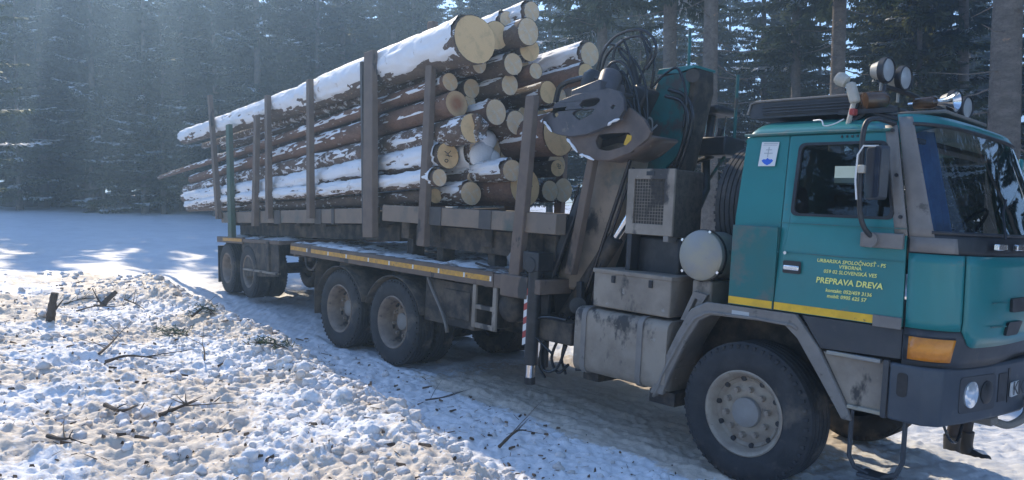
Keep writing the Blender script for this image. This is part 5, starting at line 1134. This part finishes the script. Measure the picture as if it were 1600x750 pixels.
for k in range(16):                 # the wood goes on behind the photographer: it is what the cab glass mirrors
    a_ = radians(70 + 15 * k * 1.0); rr_ = 17 + 6 * R2.random(); x, y = sin(a_) * rr_ + 4, cos(a_) * rr_ * .9 - 3
    if y > 2 and x < 12: continue
    spruce(R2.choice(('tall1', 'tall3', 'mid')), x, y, R2.uniform(.85, 1.0), 'spruce of the wood that closes the clearing behind the photographer', 'wood behind the photographer')
x, y = -16.2, 20.5; spruce('tall3', x, y, 1.0, 'near spruce at the side of the clearing with sunlit snowy branch tips', 'spruces beside the truck')
# the wood beyond: one mass
base = VAR['tall3'][1]; bv = np.array([v.co[:] for v in base.vertices]).reshape(-1, 4, 3); Vs, Fs, nb = [], [], 0
for k in range(46):
    x, y = R2.uniform(-75, 20), R2.uniform(62, 85)
    sel = bv[prng.rand(len(bv)) < .22]; s = R2.uniform(.95, 1.25); a = R2.uniform(0, 6); ca, sa = cos(a), sin(a)
    c = sel.mean(1, keepdims=True); v = ((sel - c) * 2.0 + c).reshape(-1, 3) * s
    v = np.stack([v[:, 0] * ca - v[:, 1] * sa + x, v[:, 0] * sa + v[:, 1] * ca + y, v[:, 2] + gz(x, y)], -1); Vs.append(v); Fs.append(np.arange(len(v)).reshape(-1, 4) + nb); nb += len(v)
tag(O('distant_wood', np_mesh('distant_wood', np.concatenate(Vs), np.concatenate(Fs)), M_leafd), 'dark mass of the spruce wood far beyond the clearing', 'wood', kind='stuff')

# ------------------------------------------------------------------ the person standing by the driver's door
def person(loc, rz):
    root = empty('person', Matrix.Translation(loc) @ Matrix.Rotation(rz, 4, 'Z'))
    tag(root, 'person in dark trousers, jacket and black boots standing beyond the truck front', 'person')
    V = []; E_ = []; Rr = []
    def v(p, r): V.append(p); Rr.append(r); return len(V) - 1
    def chain(i, pts):
        for p, r in pts: j = v(p, r); E_.append((i, j)); i = j
        return i
    pel = v((0, 0, .95), .15); sp1 = chain(pel, [((0, .01, 1.12), .145), ((0, .02, 1.30), .155), ((0, .02, 1.44), .12)]); chain(sp1, [((0, .01, 1.52), .055), ((0, .02, 1.57), .055), ((0, .025, 1.64), .092), ((0, .02, 1.72), .095), ((0, .015, 1.77), .06)])
    for s in (-1, 1):
        chain(pel, [((s*.10, 0, .88), .105), ((s*.13, .01, .68), .088), ((s*.14, .02, .50), .068), ((s*.145, -.01, .30), .066), ((s*.15, -.01, .11), .058), ((s*.155, .05, .055), .05), ((s*.165, .14, .04), .045)])
        hnd = chain(sp1, [((s*.16, .01, 1.43), .075), ((s*.21, 0, 1.32), .065), ((s*.25, -.02, 1.12), .052), ((s*.26, .06, .94), .042), ((s*.26, .09, .87), .034), ((s*.26, .105, .82), .036)])
        for q_, (dx, L_) in enumerate(((-.028, .07), (-.010, .08), (.010, .075), (.028, .06))): chain(hnd, [((s*.26 + dx*.3, .112 + dx, .79), .011), ((s*.255, .118 + dx, .80 - L_*.6), .010), ((s*.25, .115 + dx, .795 - L_), .008)])
        chain(hnd, [((s*.235, .15, .81), .013), ((s*.23, .165, .775), .010)])
    me = bpy.data.meshes.new('body'); me.from_pydata(V, E_, []); me.update()
    o = O('body', me, M_pants, root)
    md = o.modifiers.new('skin', 'SKIN'); md.use_smooth_shade = True
    for i, r in enumerate(Rr): o.data.skin_vertices[0].data[i].radius = (r, r)
    o.data.skin_vertices[0].data[0].use_root = True
    o.modifiers.new('sub', 'SUBSURF').levels = 2; o.modifiers['sub'].render_levels = 2
    # clothing and head pieces
    O('jacket', MB().lathe([(.20, .86), (.205, .95), (.19, 1.1), (.20, 1.3), (.17, 1.42), (.09, 1.5)], (0, .015, 0), (0, 0, 1), 24), M_jack, root)
    for s in (-1, 1):
        O('sleeve', MB().tube([(s*.15, .01, 1.43), (s*.21, 0, 1.32), (s*.25, -.02, 1.12), (s*.26, .06, .93)], [.085, .078, .066, .055], 12), M_jack, root)
        O('boot', MB().tube(smooth_path([(s*.15, -.01, .30), (s*.15, -.015, .14), (s*.153, .02, .06)], 4), [.085, .083, .08, .078, .076, .075, .074, .073, .07], 14).tube(smooth_path([(s*.15, -.07, .05), (s*.155, .05, .06), (s*.165, .17, .045), (s*.17, .23, .035)], 4), [.045, .055, .06, .062, .064, .062, .06, .058, .056, .054, .05, .046, .03], 12), M_boot, root)
        O('boot_snow', MB().tube([(s*.155, .06, .115), (s*.165, .16, .10), (s*.17, .2, .085)], [.012, .03, .012], 8), M_snow, root)
    O('cap', MB().lathe([(.113, 1.70), (.112, 1.76), (.09, 1.81), (.0, 1.835)], (0, .015, 0), (0, 0, 1), 22), M_jack, root)
    hd = O('face', MB().lathe([(.0, 1.55), (.05, 1.555), (.085, 1.60), (.098, 1.66), (.10, 1.73), (.08, 1.79), (.0, 1.80)], (0, .022, 0), (0, 0, 1), 22).cyl((0, .11, 1.655), (0, .145, 1.645), .018, .012, 8).cyl((-.105, .02, 1.64), (-.105, .02, 1.69), .02).cyl((.105, .02, 1.64), (.105, .02, 1.69), .02), M_skin, root)
    for s in (-1, 1): O('eye', MB().lathe([(.0, .012), (.011, .006), (.012, 0)], (s*.036, .112, 1.685), (0, 1, 0), 10), M_black, root)
    O('mouth', MB().box(-.025, .025, .108, .122, 1.603, 1.612), M_red, root)
    return root
xp, yp = at(1508, 8.05); person((xp, yp, gz(xp, yp) - .03), radians(215))

# ------------------------------------------------------------------ the cold hazy air
hm = bpy.data.materials.new('haze_air'); hm.use_nodes = True; nt = hm.node_tree; nt.nodes.clear()
pv = nd(nt, 'ShaderNodeVolumePrincipled'); pv.inputs['Color'].default_value = (.42, .66, 1, 1); pv.inputs['Density'].default_value = .0055; pv.inputs['Anisotropy'].default_value = .6
nt.links.new(pv.outputs[0], nd(nt, 'ShaderNodeOutputMaterial').inputs['Volume'])
zmin = float(GZ.min()) - 1.2
tag(O('haze', MB().box(-290, 290, -90, 440, zmin, 38), hm, smooth=0), kind='stuff')
